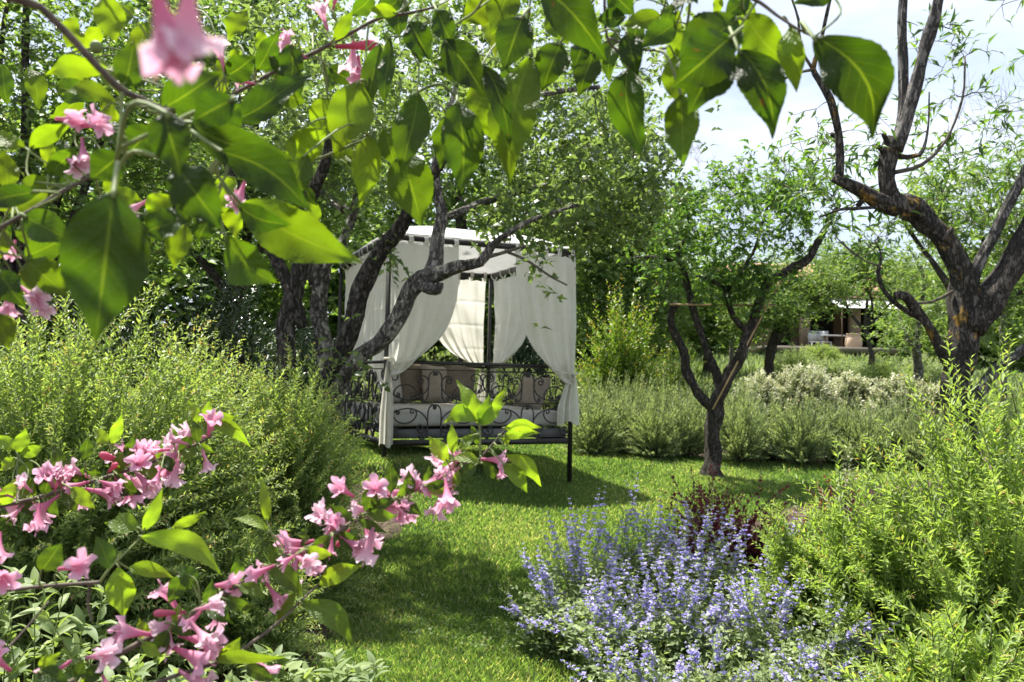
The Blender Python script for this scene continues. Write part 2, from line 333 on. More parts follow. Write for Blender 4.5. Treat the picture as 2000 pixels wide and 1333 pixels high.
def grass_blades(n, y0, y1, name, ll, parent=None):
    y = y0 * (y1 / y0) ** g.random(n * 3); x = g.uniform(-4.2, 6, n * 3)
    vis = np.abs(x) < .72 * y + .3
    k = lawn_in(x + g.normal(0, .05, len(x)), y + g.normal(0, .07, len(x))) & vis; x, y = x[k][:n], y[k][:n]
    P = np.stack([x, y, gz(x, y) - .004], 1); n = len(P)
    az = g.uniform(0, 2 * np.pi, n); lean = g.uniform(.15, 1.1, n)
    X = np.stack([np.cos(az) * lean, np.sin(az) * lean, np.ones(n)], 1)
    Nn = np.stack([-np.cos(az), -np.sin(az), .4 + 0 * az], 1) + g.normal(0, .3, (n, 3))
    patch = .5 + .25 * np.sin(1.7 * x + .6 * np.sin(2.3 * y)) + .25 * np.sin(2.9 * y + 1.3 * x)
    L_ = ll * g.uniform(.6, 1.25, n) * (.75 + .5 * patch); 
    rnd = np.clip(g.normal(.44, .26, n) + .22 * (np.sin(3.1 * x + 1.1) * np.sin(2.3 * y + .4)) + .35 * (g.random(n) < .06), 0, 1)
    wd = np.maximum(.0048, .0015 * y) * g.uniform(.7, 1.3, n)
    return leaf_mesh(name, T2, P, X, Nn, L_, wd, M['grass'], parent, rnd)
o = grass_blades(205000, 3.0, 11.4, 'grass', .05); tag(o, 'short mown grass blades of the lawn', 'grass', kind='stuff')
# clover and small broad-leaved weeds in the turf
n = 14000; y = 3.0 * (10.5 / 3.0) ** g.random(n * 3); x = g.uniform(-3.5, 4, n * 3); pt = np.sin(2.3 * x + 1.7 * np.sin(1.9 * y)) + np.sin(3.1 * y + x) > .35
k = lawn_in(x, y) & pt & (np.abs(x) < .7 * y); x, y = x[k][:n], y[k][:n]; n = len(x); az = g.uniform(0, 6.28, n)
o = leaf_mesh('clover', T4, np.stack([x, y, gz(x, y) + g.uniform(.012, .035, n)], 1), np.stack([np.cos(az), np.sin(az), g.normal(.1, .3, n)], 1), np.stack([g.normal(0, .35, n), g.normal(0, .35, n), np.ones(n)], 1), g.uniform(.012, .026, n), g.uniform(.009, .018, n), M['sage'], None, np.clip(g.normal(.4, .25, n), 0, 1))
tag(o, 'clover and small weeds growing in the lawn', 'clover', kind='stuff')
# bark chips on the mulch
n = 5200; y = 2.6 * (11 / 2.6) ** g.random(n * 2); x = g.uniform(-2.6, 5.5, n * 2); k = ~lawn_in(x, y); x, y = x[k][:n], y[k][:n]; n = len(x)
P = np.stack([x, y, gz(x, y) + .006], 1); az = g.uniform(0, 6.28, n)
M['chip'] = leaf_mat('bark_chip', [(0, (.07, .045, .03)), (.6, (.17, .12, .08)), (1, (.33, .26, .19))], .05, .9)
o = leaf_mesh('bark_chips', T4, P, np.stack([np.cos(az), np.sin(az), g.normal(0, .25, n)], 1), np.stack([g.normal(0, .4, n), g.normal(0, .4, n), np.ones(n)], 1), g.uniform(.02, .05, n), g.uniform(.01, .022, n), M['chip'], None)
tag(o, 'scattered brown bark chips on the planting beds', 'bark chips', kind='stuff')

# ------------------------------------------------------------------ canopy daybed
P1 = np.array([-1.15, 7.38]); EU = nrm(np.array([1.754, .74])); EW = np.array([-EU[1], EU[0]]); BL, BD = 1.904, 2.3; Z0 = .55
def gl(x, y, z): 
    x, y, z = np.broadcast_arrays(np.asarray(x, float), np.asarray(y, float), np.asarray(z, float))
    return np.stack([P1[0] + x * EU[0] + y * EW[0], P1[1] + x * EU[1] + y * EW[1], Z0 + z], -1)
RZ = math.atan2(EU[1], EU[0])
M['iron'] = noise_mat('dark_wrought_iron', [(.35, (.012, .011, .011)), (.7, (.035, .03, .028))], 30, .45, .15, dist=.002, spec=.5)
M['cloth'] = noise_mat('cream_curtain_cloth', [(.3, (.78, .76, .68)), (.7, (.85, .83, .76))], 5, .9, .05, dist=.004, spec=.1, transl=.5)
M['canopy'] = noise_mat('white_canopy_canvas', [(.3, (.76, .76, .75)), (.7, (.84, .84, .83))], 3, .85, .05, spec=.15, transl=.4)
M['mattress'] = noise_mat('pale_grey_upholstery', [(.3, (.4, .38, .35)), (.7, (.47, .45, .41))], 14, .95, .1, dist=.004, spec=.1)
M['grey'] = noise_mat('grey_painted_board', [(.3, (.1, .1, .1)), (.7, (.15, .15, .15))], 8, .7)
M['pil1'] = noise_mat('taupe_pillow_cloth', [(.3, (.13, .105, .08)), (.7, (.18, .15, .115))], 20, .95, .1, dist=.003, spec=.1)
M['pil2'] = noise_mat('sand_pillow_cloth', [(.3, (.25, .215, .175)), (.7, (.32, .275, .225))], 20, .95, .1, dist=.003, spec=.1)
c0 = gl(BL / 2, BD / 2, 0); c0[2] = Z0
bed = thing('canopy_daybed', 'black wrought iron four-poster daybed with white canopy roof standing on the lawn', 'daybed', c0)
def bar(a, b, sx, sz=None, round_=0):
    a, b = np.asarray(a, float), np.asarray(b, float)
    if round_: return tube(np.stack([a, (a + b) / 2, b]), sx, round_)
    sz = sz or sx; d = nrm(b - a); q = np.array([0, 0, 1.]) if abs(d[2]) < .9 else np.array([EU[0], EU[1], 0]); s1 = nrm(np.cross(d, q)); s2 = np.cross(s1, d)
    V = np.array([p + i * s1 * sx / 2 + j * s2 * sz / 2 for p in (a, b) for i, j in ((-1, -1), (1, -1), (1, 1), (-1, 1))])
    F = np.array([[0, 1, 5], [0, 5, 4], [1, 2, 6], [1, 6, 5], [2, 3, 7], [2, 7, 6], [3, 0, 4], [3, 4, 7], [0, 3, 2], [0, 2, 1], [4, 5, 6], [4, 6, 7]])
    return V, F
corners = [(0, 0), (BL, 0), (BL, BD), (0, BD)]
for cx, cy in corners:
    p = gl(cx, cy, 0); foot = min(float(gz(p[0], p[1])) - Z0 - .04, 0)
    mesh_obj('post', *bar(gl(cx, cy, foot), gl(cx, cy, 2.36), .036), M['iron'], bed)
sides = [((0, 0), (BL, 0)), ((0, BD), (0, 0)), ((BL, BD), (0, BD)), ((BL, 0), (BL, BD))]   # front, left, back, right
def clothoid(kind, a=30., b=2.2, n=56):
    t = np.linspace(-1, 1, n); kap = a * np.abs(t) ** 3 + b if kind == 'C' else np.sign(t) * a * np.abs(t) ** 3 + b * t
    th = np.cumsum(kap) * (t[1] - t[0]); th -= th[n // 2]
    P = np.cumsum(np.stack([np.cos(th), np.sin(th)], 1), 0); P -= (P.max(0) + P.min(0)) / 2
    return P / (P.max(0) - P.min(0)).max()
SC, SS = clothoid('C', 30, 2.4), clothoid('S', 34, 1.2)
for si, (a, b) in enumerate(sides):
    a, b = np.array(a), np.array(b); ln = np.linalg.norm(b - a); e = (b - a) / ln
    def sp(s, z, off=0.):
        s, z = np.asarray(s), np.asarray(z); q = np.array([e[1], -e[0]])
        return gl(a[0] + e[0] * s + q[0] * off, a[1] + e[1] * s + q[1] * off, z)
    mesh_obj('bottom_rail', *bar(sp(.018, .42), sp(ln - .018, .42), .03, .055), M['iron'], bed)
    mesh_obj('middle_rail', *bar(sp(.018, .79), sp(ln - .018, .79), .01, .01), M['iron'], bed)
    mesh_obj('upper_rail', *bar(sp(.018, 1.10), sp(ln - .018, 1.10), .01, .01), M['iron'], bed)
    mesh_obj('top_rail', *bar(sp(.018, 1.165), sp(ln - .018, 1.165), .034, .03), M['iron'], bed)
    mesh_obj('canopy_beam', *bar(sp(.018, 2.325), sp(ln - .018, 2.325), .03, .055), M['iron'], bed)
    nsc = 4; wd = ln / nsc; rad = .0075 if si != 1 else .0105
    for zone, (z0, z1) in enumerate(((.445, .78), (.80, 1.09))):
        for k in range(nsc):
            for kind in range(3):
                fl = -1 if k % 2 else 1
                if kind == 0: Q = SC * np.array([fl, 1 if zone else -1]) * wd * .86; cs, cz = (k + .5 - .06 * fl) * wd, (z0 + z1) / 2
                elif kind == 1: Q = SS[:, ::-1] * np.array([fl, 1]) * (z1 - z0) * .96; cs, cz = (k + .5 + .36 * fl) * wd, (z0 + z1) / 2
                else: Q = SC * np.array([-fl, -1 if zone else 1]) * wd * .46; cs, cz = (k + .5 - .1 * fl) * wd, z0 + (z1 - z0) * (.32 if zone else .66)
                sh = np.array([cs, cz]); Q = Q + sh; lo, hi = Q.min(0), Q.max(0)
                Q[:, 1] += max(0, z0 + rad - lo[1]) - max(0, hi[1] - z1 + rad); Q[:, 0] = np.clip(Q[:, 0], .02, ln - .02)
                mesh_obj('scroll', *tube(sp(Q[:, 0], Q[:, 1], .002 * kind), rad, 5), M['iron'], bed, smooth=True)
# sloped canvas roof
nu, nv = 33, 37; uu, vv = np.meshgrid(np.linspace(-.03, BL + .03, nu), np.linspace(-.03, BD + .03, nv))
dx = np.minimum(uu + .03, BL + .03 - uu) / .98; dy = np.minimum(vv + .03, BD + .03 - vv) / .98; h = np.minimum(np.minimum(dx, dy), 1)
zz = 2.362 + .30 * sstep(-.35, .62, h) * 1.0 - .30 * sstep(-.35, .62, 0) - .02 * np.sin(np.pi * h) + .006 * np.sin(9 * uu) * np.sin(7 * vv)
V = gl(uu.ravel(), vv.ravel(), zz.ravel()); n0 = len(V); Fq = grid_faces(nu, nv)
V2 = V.copy(); V2[:, 2] -= .004
mesh_obj('canopy_roof', np.concatenate([V, V2]), np.concatenate([Fq, Fq[:, ::-1] + n0]), M['canopy'], bed, smooth=True)
for k in range(12):
    y = .12 + k * (BD - .24) / 11
    mesh_obj('slat', *box(gl(BL / 2, y, .50), (BL - .08, .13, .022), RZ), M['grey'], bed)
mesh_obj('apron_board', *box(gl(BL / 2, .05, .50), (BL - .06, .02, .085), RZ), M['grey'], bed)
def rbox(wd, dp, ht, r=.05, n=6):
    rings = []
    for zi, ins in [(0, r), (.3 * r, .3 * r), (r, 0), (ht - r, 0), (ht - .3 * r, .3 * r), (ht, r)]:
        q = []; rr = max(r * 1.2 - ins * .2, .01)
        for cx, cy, a0 in ((1, 1, 0), (-1, 1, 90), (-1, -1, 180), (1, -1, 270)):
            for t in np.linspace(0, 90, n): 
                an = math.radians(a0 + t); q.append((cx * (wd / 2 - ins - rr) + rr * math.cos(an), cy * (dp / 2 - ins - rr) + rr * math.sin(an), zi))
        rings.append(q)
    V = np.array(rings).reshape(-1, 3); m = 4 * n; F = []
    for i in range(5):
        for j in range(m): F.append((i * m + j, i * m + (j + 1) % m, (i + 1) * m + (j + 1) % m, (i + 1) * m + j))
    F.append(tuple(range(m))[::-1]); F.append(tuple(range(5 * m, 6 * m)))
    return V, F
V, F = rbox(BL - .1, BD - .1, .15, .045); cs, sn = EU
W_ = np.stack([V[:, 0] * cs - V[:, 1] * sn, V[:, 0] * sn + V[:, 1] * cs, V[:, 2]], 1) + gl(BL / 2, BD / 2, .565)
mt = mesh_obj('mattress', W_, F, M['mattress'], None, True, origin=gl(BL / 2, BD / 2, .565)); tag(mt, 'thick pale grey mattress lying in the iron daybed', 'mattress')
def pillow(name, x, y, z, wd, ht, th, yaw, tilt, roll, mat, label):
    n = 15; q = np.linspace(-1, 1, n); a, b = np.meshgrid(q, q)
    t = np.sqrt(np.maximum(0, 1 - a ** 4)) * np.sqrt(np.maximum(0, 1 - b ** 4)); pull = 1 - .1 * (1 - np.abs(a * b)) * (np.abs(a) ** 3 + np.abs(b) ** 3) / 2
    px, pz = a * pull * wd / 2, b * pull * ht / 2; cr = .012 * np.sin(5 * a + 3 * b) * t
    A = np.stack([px, -t * th / 2 + cr, pz], -1).reshape(-1, 3); B = np.stack([px, t * th / 2 + cr, pz], -1).reshape(-1, 3)
    F = grid_faces(n, n); V = np.concatenate([A, B]); F = np.concatenate([F, F[:, ::-1] + n * n])
    Rm = np.array(Matrix.Rotation(RZ + yaw, 3, 'Z') @ Matrix.Rotation(tilt, 3, 'X') @ Matrix.Rotation(roll, 3, 'Y'))
    V = V @ Rm.T; V[:, 2] -= V[:, 2].min(); p = gl(x, y, z)
    o = mesh_obj(name, V + p, F, mat, None, True, origin=p); tag(o, label, 'pillow', 'pillows on the daybed')
MT = .716
pillow('pillow', .52, 1.75, MT, .40, .44, .15, .75, -.2, .08, M['mattress'], 'pale grey pillow in the corner of the daybed, partly behind the tied curtain')
pillow('pillow', .78, 1.84, MT, .40, .47, .15, .45, -.22, -.1, M['pil1'], 'dark taupe pillow between the pale corner pillow and the sand pillow')
pillow('pillow', 1.04, 1.74, MT, .40, .45, .16, .35, -.28, .1, M['pil2'], 'sand coloured pillow in the middle of the leaning row on the daybed')
pillow('pillow', 1.32, 1.76, MT, .42, .46, .16, .1, -.34, .22, M['pil1'], 'brown pillow at the inner end of the leaning row on the daybed')
pillow('pillow', 1.72, .55, MT, .46, .36, .15, -1.3, -.4, .05, M['pil2'], 'single beige pillow leaning behind the tied front curtain by the corner post')

# curtains: hung by tabs from the beam, gathered and tied to a corner post, loose end hanging below the tie
def curtain(label, A, e, xa, xb, xt, ztie, zend, off, tailw, folds, seed, out, ex=.55, pw=3., belly=.05, tailc=.25):
    """xa: edge at the post, xb: free edge, xt: tie position, all along e from corner A; out: fold direction"""
    g = np.random.default_rng(seed); A = np.asarray(A, float); e = np.asarray(e, float); q = np.asarray(out, float)
    ztop = 2.27; ns, n1, n2 = 61, 80, 22
    ph, ph2 = g.uniform(0, 6, 2); s = np.linspace(0, 1, ns); rows = []
    for t in np.linspace(0, 1, n1):
        gg = max(1e-9, (1 - t ** pw)) ** ex; gt = max(gg, .05)
        x = xa + (xt - xa) * t ** 2 + (xb - xa) * s * gt
        zt = ztie - belly * np.sin(np.pi * np.minimum(s * 1.0, 1)) * t ** 4 * 1.4
        sagtop = -.012 * np.abs(np.sin(np.pi * s * 6)) * (1 - t) ** 3
        z = ztop + (zt - ztop) * t + sagtop
        amp = .008 + .022 * t ** .9
        y = off + amp * (np.sin(2 * np.pi * folds * s + ph + .8 * t) + .22 * np.sin(2 * np.pi * folds * 2.3 * s + ph2 - .6 * t)) * (1 - .5 * t ** 8) + .03 * np.sin(np.pi * t) 
        y = y + .006 * np.sin(14 * t + 9 * s) + .004 * np.sin(37 * s + 5 * t + ph) * np.sin(11 * t + 6 * s + ph2)
        for zc in (1.98, 1.68, 1.38): y = y - .006 * np.exp(-((z - zc - .012 * np.sin(3 * s + ph)) / .016) ** 2)
        rows.append((x, y, z))
    for i in range(1, n2 + 1):
        t = i / n2; wdt = (xb - xa); sg = np.sign(wdt)
        wnow = (.05 * abs(wdt) + (tailw - .05 * abs(wdt)) * min(1, t * 1.5) ** .8)
        x = xt + (s - tailc) * wnow * sg; z = ztie - (ztie - zend) * t - .02 * np.sin(7 * s + ph) * t
        y = off + .028 * np.sin(2 * np.pi * 2.5 * s + ph) * (.5 + .5 * t) + .01 * np.sin(2 * np.pi * 6 * s + ph2)
        rows.append((x, y, z))
    X = np.array([r[0] for r in rows]); Yv = np.array([r[1] for r in rows]); Zv = np.array([r[2] for r in rows])
    V = gl(A[0] + e[0] * X + q[0] * Yv, A[1] + e[1] * X + q[1] * Yv, Zv).reshape(-1, 3)
    org = gl(A[0] + e[0] * xt, A[1] + e[1] * xt, zend)
    root = thing('curtain', label, 'curtain', org, 'cream curtains of the daybed')
    mesh_obj('drape', V, grid_faces(ns, len(rows)), M['cloth'], root, smooth=True)
    ntab = 5
    for k in range(ntab):
        xx = xa + (xb - xa) * (.04 + .92 * k / (ntab - 1)); pts = []
        for zz_, yy in ((2.255, off), (2.30, off - .0 + (.02 if off >= 0 else -.02)), (2.36, .025), (2.372, 0), (2.36, -.025), (2.30, -.02), (2.26, off - .006)):
            pts.append((zz_, yy))
        Vt = []
        for zz_, yy in pts:
            for dx_ in (-.022, .022): Vt.append(gl(A[0] + e[0] * (xx + dx_) + q[0] * yy, A[1] + e[1] * (xx + dx_) + q[1] * yy, zz_))
        mesh_obj('tab', np.array(Vt), grid_faces(2, len(pts)), M['cloth'], root, smooth=True)
    th = np.linspace(0, 2 * np.pi, 15); c = gl(A[0] + e[0] * xt + q[0] * off, A[1] + e[1] * xt + q[1] * off, ztie - .005)
    ring = c + .042 * np.cos(th)[:, None] * np.array([EU[0], EU[1], 0]) + .042 * np.sin(th)[:, None] * np.array([EW[0], EW[1], 0])
    mesh_obj('tie_band', *tube(ring, .011, 6), M['cloth'], root, smooth=True)
curtain('front curtain tied to the near corner post beside the old tree, tail hanging low', (0, 0), (1, 0), .02, .66, .015, 1.2, .40, .05, .13, 4, 1, (0, -1), ex=.45, pw=3.6, belly=.13, tailc=.55)
curtain('front curtain tied to the outer corner post next to the lavender', (0, 0), (1, 0), BL - .01, BL - .66, BL + .0, 1.10, .60, .05, .22, 4, 2, (0, -1), ex=.5, pw=3.2, belly=.1)
curtain('back curtain gathered at the far corner post and swept from the tree side', (0, BD), (1, 0), BL - .05, BL - .82, BL - .05, 1.2, .72, .03, .12, 5, 3, (0, 1), belly=.05)
curtain('narrow side curtain gathered at the far corner post and swept from the lavender side', (BL, 0), (0, 1), BD - .03, BD - 1.3, BD - .05, 1.2, .72, .03, .12, 4, 4, (1, 0), belly=.05)
curtain('side curtain hanging behind the old tree, tied to the near corner post', (0, 0), (0, 1), .04, 1.12, .05, .92, .5, .04, .1, 5, 5, (1, 0), ex=.4, pw=5.)
curtain('side curtain tied to the far corner post behind the old tree trunks', (0, 0), (0, 1), BD - .04, 1.17, BD - .05, .92, .5, .04, .1, 5, 6, (1, 0), ex=.4, pw=5.)

# ------------------------------------------------------------------ trees
def limb(px, step=.05):
    """pixel polyline (px, py, distance, width in px) -> smooth world polyline and radii"""
    P = np.array([at(a, b, d) for a, b, d, w_ in px]); R = np.array([w_ / 2 * d / FPX for a, b, d, w_ in px])
    return catmull(P, step, extra=R)
def grow(nodes, nrad, targets, g, sag=.12, jit=.08, rmin=.0025, maxr=.012):
    """join each target to the nearest node by a curved twig; returns polylines and radii"""
    cap = len(nodes) + 7 * len(targets); A = np.zeros((cap, 3)); R = np.zeros(cap); k = len(nodes); A[:k] = nodes; R[:k] = nrad
    d0 = np.array([np.min(np.sum((A[:k] - t) ** 2, 1)) for t in targets]); tw = []
    for i in np.argsort(d0):
        t = targets[i]; dd = np.sum((A[:k] - t) ** 2, 1) + .6 * np.maximum(0, A[:k, 2] - t[2] - .1) ** 2; j = int(np.argmin(dd)); a = A[j]; ln = math.sqrt(np.sum((a - t) ** 2))
        if ln < .02: continue
        m = a * .45 + t * .55 + g.normal(0, jit * ln, 3) + np.array([0, 0, sag * ln])
        u = np.linspace(0, 1, 7)[:, None]; Pl = (1 - u) ** 2 * a + 2 * u * (1 - u) * m + u ** 2 * t + np.sin(np.pi * u) * g.normal(0, .03 * ln, 3) * np.cos(3 * np.pi * u)
        ra = min(R[j] * .75, maxr, .004 + .010 * ln); ra = max(ra, rmin); Rl = np.linspace(ra, rmin * .6, 7)
        tw.append((Pl, Rl)); A[k:k + 6] = Pl[1:]; R[k:k + 6] = Rl[1:]; k += 6
    return tw
def side_twigs(tw, g, per, l0, l1, upb=.3):
    outp = []
    for Pl, Rl in tw:
        for _ in range(g.poisson(per)):
            i = g.integers(2, len(Pl)); d = nrm(nrm(Pl[-1] - Pl[0]) * .5 + g.normal(0, .8, 3) + np.array([0, 0, upb])); ln = g.uniform(l0, l1)
            u = np.linspace(0, 1, 4)[:, None]; Q = Pl[i] + d * ln * u + np.array([0, 0, g.normal(0, .12)]) * ln * u ** 2
            outp.append((Q, np.linspace(.0022, .0012, 4)))
    return outp
def along(tw, sp, g, t0=.15, fwd=.55, rad=.8, grav=.0, upn=1.0):
    Ps, Xs, Ns = [], [], []
    for Pl, Rl in tw:
        seg = np.linalg.norm(np.diff(Pl, axis=0), axis=1); cum = np.concatenate([[0], np.cumsum(seg)]); ln = cum[-1]
        m = max(1, g.poisson(ln * (1 - t0) / sp)); q = np.sort(g.uniform(t0, 1, m)) * ln; q[-1] = ln
        P = np.stack([np.interp(q, cum, Pl[:, c]) for c in range(3)], 1)
        T = nrm(np.stack([np.interp(q, (cum[1:] + cum[:-1]) / 2, np.diff(Pl[:, c]) / np.maximum(seg, 1e-6)) for c in range(3)], 1))
        r = g.normal(0, 1, (m, 3)); r -= T * np.sum(r * T, 1, keepdims=True); r = nrm(r)
        Ps.append(P); Xs.append(fwd * T + rad * r - np.array([0, 0, grav])); Ns.append(np.array([0, 0, upn]) + g.normal(0, .55, (m, 3)))
    return np.concatenate(Ps), np.concatenate(Xs), np.concatenate(Ns)
def in_ellipsoids(ells, n, g, shell=.0):
    """ells: (centre, radii, weight)"""
    w_ = np.array([e[2] for e in ells], float); w_ /= w_.sum(); idx = g.choice(len(ells), n, p=w_)
    d = nrm(g.normal(0, 1, (n, 3))); r = (shell + (1 - shell) * g.random(n)) ** (1 / 2.4)
    C = np.array([e[0] for e in ells])[idx]; Rr = np.array([e[1] for e in ells])[idx]
    return C + d * Rr * r[:, None]
def tree(name, label, limbs, mats, ells, ntw, leaf, mat, seed, cat='tree', group=None, per=2.0, sub=(.08, .22), sp=.022, tm=T4, upb=.3, grav=.1, maxr=.012, sides=16, lump=.1, ridge=.12, twmat='twig', base=None, min_leaf=None, extra_targets=None, fwd=.55, sag=.12, fill=0, sig=.12):
    g = np.random.default_rng(seed)
    if base is None: base = limbs[0][0][0]
    root = thing(name, label, cat, base, group)
    nodes, nr = [], []
    for i, ((P, R), m_) in enumerate(zip(limbs, mats)):
        V, F = tube(P, R, sides, lump, seed * 31 + i, ridge); mesh_obj('trunk' if i == 0 else 'limb', V, F, M[m_], root, smooth=True)
        nodes.append(P); nr.append(R)
    nodes, nr = np.concatenate(nodes), np.concatenate(nr)
    t = in_ellipsoids(ells, ntw, g)
    if extra_targets is not None: t = np.concatenate([t, extra_targets])
    tw = grow(nodes, nr, t, g, maxr=maxr, sag=sag); st = side_twigs(tw, g, per, sub[0], sub[1], upb)
    G = Geo()
    for Pl, Rl in tw: G.add(*(tube(Pl[::2], Rl[::2], 4) if sides == 9 else tube(Pl, Rl, 4 if Rl[0] < .006 else 6)))
    for Pl, Rl in (st[::2] if sides == 9 else st): G.add(*tube(Pl[[0, 2, 3]], Rl[[0, 2, 3]], 3))
    G.build('twigs', M[twmat], root, kind='stuff')
    if leaf:
        P, X, Nn = along(tw + st, sp, g, .1, fwd=fwd, grav=grav); n = len(P)
        ln = leaf[0] * g.uniform(.55, 1.2, n); wd = ln * leaf[1] * g.uniform(.8, 1.2, n)
        if fill:
            c = np.repeat(t[g.integers(len(t), size=fill // 4 + 1)] + g.normal(0, sig, (fill // 4 + 1, 3)), 4, 0)[:fill] + g.normal(0, leaf[0] * .12, (fill, 3)); az = g.uniform(0, 6.28, fill)
            P = np.concatenate([P, c]); X = np.concatenate([X, np.stack([np.cos(az), np.sin(az), g.normal(-.1, .5, fill)], 1)]); Nn = np.concatenate([Nn, np.array([0, 0, 1.]) + g.normal(0, .6, (fill, 3))]); n = len(P)
            ln = leaf[0] * g.uniform(.55, 1.2, n); wd = ln * leaf[1] * g.uniform(.8, 1.2, n)
        leaf_mesh('crown', tm, P, X, Nn, ln, wd, M[mat], root, seed=seed)
    return root
def ell(px, py, d, rx, ry, rd, w_=1.):
    """ellipsoid centred on a pixel at distance d, radii in px across and down and metres in depth"""
    return (at(px, py, d), np.array([rx * d / FPX, rd, ry * d / FPX]), w_)
def groundpx(px, d):
    x = (px - 1000) / FPX * d; return np.array([x, d, float(gz(x, d))])
def to_ground(lb, px, d, wpx, step=.05):
    """put a ground point in front of a limb's pixel list"""
    g0 = groundpx(px, d); P0 = g0 - np.array([0, 0, .08])
    P = np.array([P0] + [at(a, b, dd) for a, b, dd, _ in lb]); R = np.array([wpx / 2 * d / FPX] + [w_ / 2 * dd / FPX for a, b, dd, w_ in lb])
    return catmull(P, step, extra=R)

# the old fruit tree in front of the daybed
oldl = [to_ground([(600, 900, 5.6, 62), (584, 800, 5.55, 46), (562, 715, 5.5, 36), (559, 640, 5.5, 34), (577, 560, 5.5, 33), (596, 495, 5.5, 32), (592, 440, 5.5, 30), (610, 380, 5.5, 25), (640, 300, 5.4, 18), (650, 200, 5.3, 11)], 618, 5.6, 80),
        limb([(592, 640, 5.5, 20), (562, 555, 5.5, 24), (530, 490, 5.5, 20), (505, 450, 5.45, 17), (480, 390, 5.4, 13), (430, 300, 5.3, 8)]),
        to_ground([(640, 880, 5.9, 50), (644, 790, 5.92, 36), (638, 700, 5.95, 32), (624, 620, 6.0, 30), (626, 560, 6.0, 30), (634, 515, 6.05, 28), (660, 490, 6.1, 22), (690, 420, 6.2, 16), (700, 330, 6.2, 11)], 636, 5.85, 60),
        limb([(618, 555, 6.0, 26), (604, 510, 6.0, 22), (588, 480, 6.0, 16)]),
        to_ground([(628, 900, 5.55, 52), (642, 790, 5.5, 42), (662, 700, 5.45, 38), (688, 630, 5.4, 35), (706, 565, 5.4, 35), (740, 500, 5.35, 33), (775, 455, 5.3, 29), (800, 410, 5.2, 24), (840, 350, 5.1, 18), (900, 260, 4.9, 13), (960, 170, 4.8, 8)], 620, 5.58, 66),
        limb([(636, 810, 5.5, 34), (690, 712, 5.3, 29), (740, 668, 5.25, 32), (778, 625, 5.2, 34), (800, 570, 5.15, 34), (822, 545, 5.15, 34), (860, 533, 5.1, 27), (900, 521, 5.05, 24), (938, 512, 5.0, 20), (955, 490, 5.0, 16), (975, 468, 4.95, 11), (1040, 430, 4.9, 8), (1130, 400, 4.85, 6)]),
        limb([(815, 552, 5.15, 26), (838, 562, 5.1, 24), (856, 566, 5.05, 17), (860, 552, 5.04, 12)]),
        limb([(835, 545, 5.15, 30), (850, 510, 5.2, 27), (856, 460, 5.2, 25), (862, 415, 5.2, 22), (850, 340, 5.2, 17), (870, 250, 5.2, 12), (900, 130, 5.2, 8)]),
        limb([(940, 505, 5.0, 9), (980, 495, 5.0, 7), (1020, 482, 4.95, 5)], .03),
        limb([(985, 490, 5.0, 6), (1030, 510, 5.0, 5), (1075, 540, 5.0, 4), (1108, 558, 5.0, 3)], .03),
        limb([(690, 420, 6.2, 16), (560, 330, 6.6, 12), (470, 230, 6.9, 8)]),
        limb([(900, 260, 4.9, 13), (1040, 190, 5.2, 10), (1170, 170, 5.5, 7)]),
        limb([(860, 430, 5.2, 16), (960, 390, 5.8, 12), (1080, 360, 6.4, 9), (1200, 350, 6.8, 6)])]
oldm = ['barko', 'barko', 'bark', 'bark', 'barko', 'bark', 'bark', 'bark', 'twig', 'twig', 'bark', 'bark', 'bark']
ex = np.array([at(*q) for q in [(1060, 520, 5), (1010, 505, 4.95), (1085, 545, 5), (730, 505, 5.3), (760, 490, 5.3), (680, 700, 5.3), (700, 690, 5.25), (660, 735, 5.3), (690, 720, 5.2), (640, 745, 5.3), (770, 500, 5.2)]])
tree('old_fruit_tree', 'old gnarled fruit tree with twisted grey limbs in front of the daybed', oldl, oldm,
     [ell(1130, 330, 6.0, 210, 130, .9, 2.3), ell(1060, 440, 5.6, 130, 50, .6, .7), ell(1180, 430, 6.2, 120, 70, .6, 1.0), ell(900, 170, 5.6, 260, 150, .9, 1.6), ell(600, 220, 5.9, 240, 190, .9, 2.0), ell(700, 350, 5.6, 160, 80, .7, .5), ell(1180, 130, 6.2, 170, 130, 1.0, 1.3), ell(520, 60, 6.2, 200, 120, .9, .8)],
     560, (.072, .5), 'fruit', 21, fill=6500, sig=.13, per=2.2, sub=(.06, .2), sp=.03, grav=.15, lump=.1, ridge=.15, sides=28, extra_targets=ex)

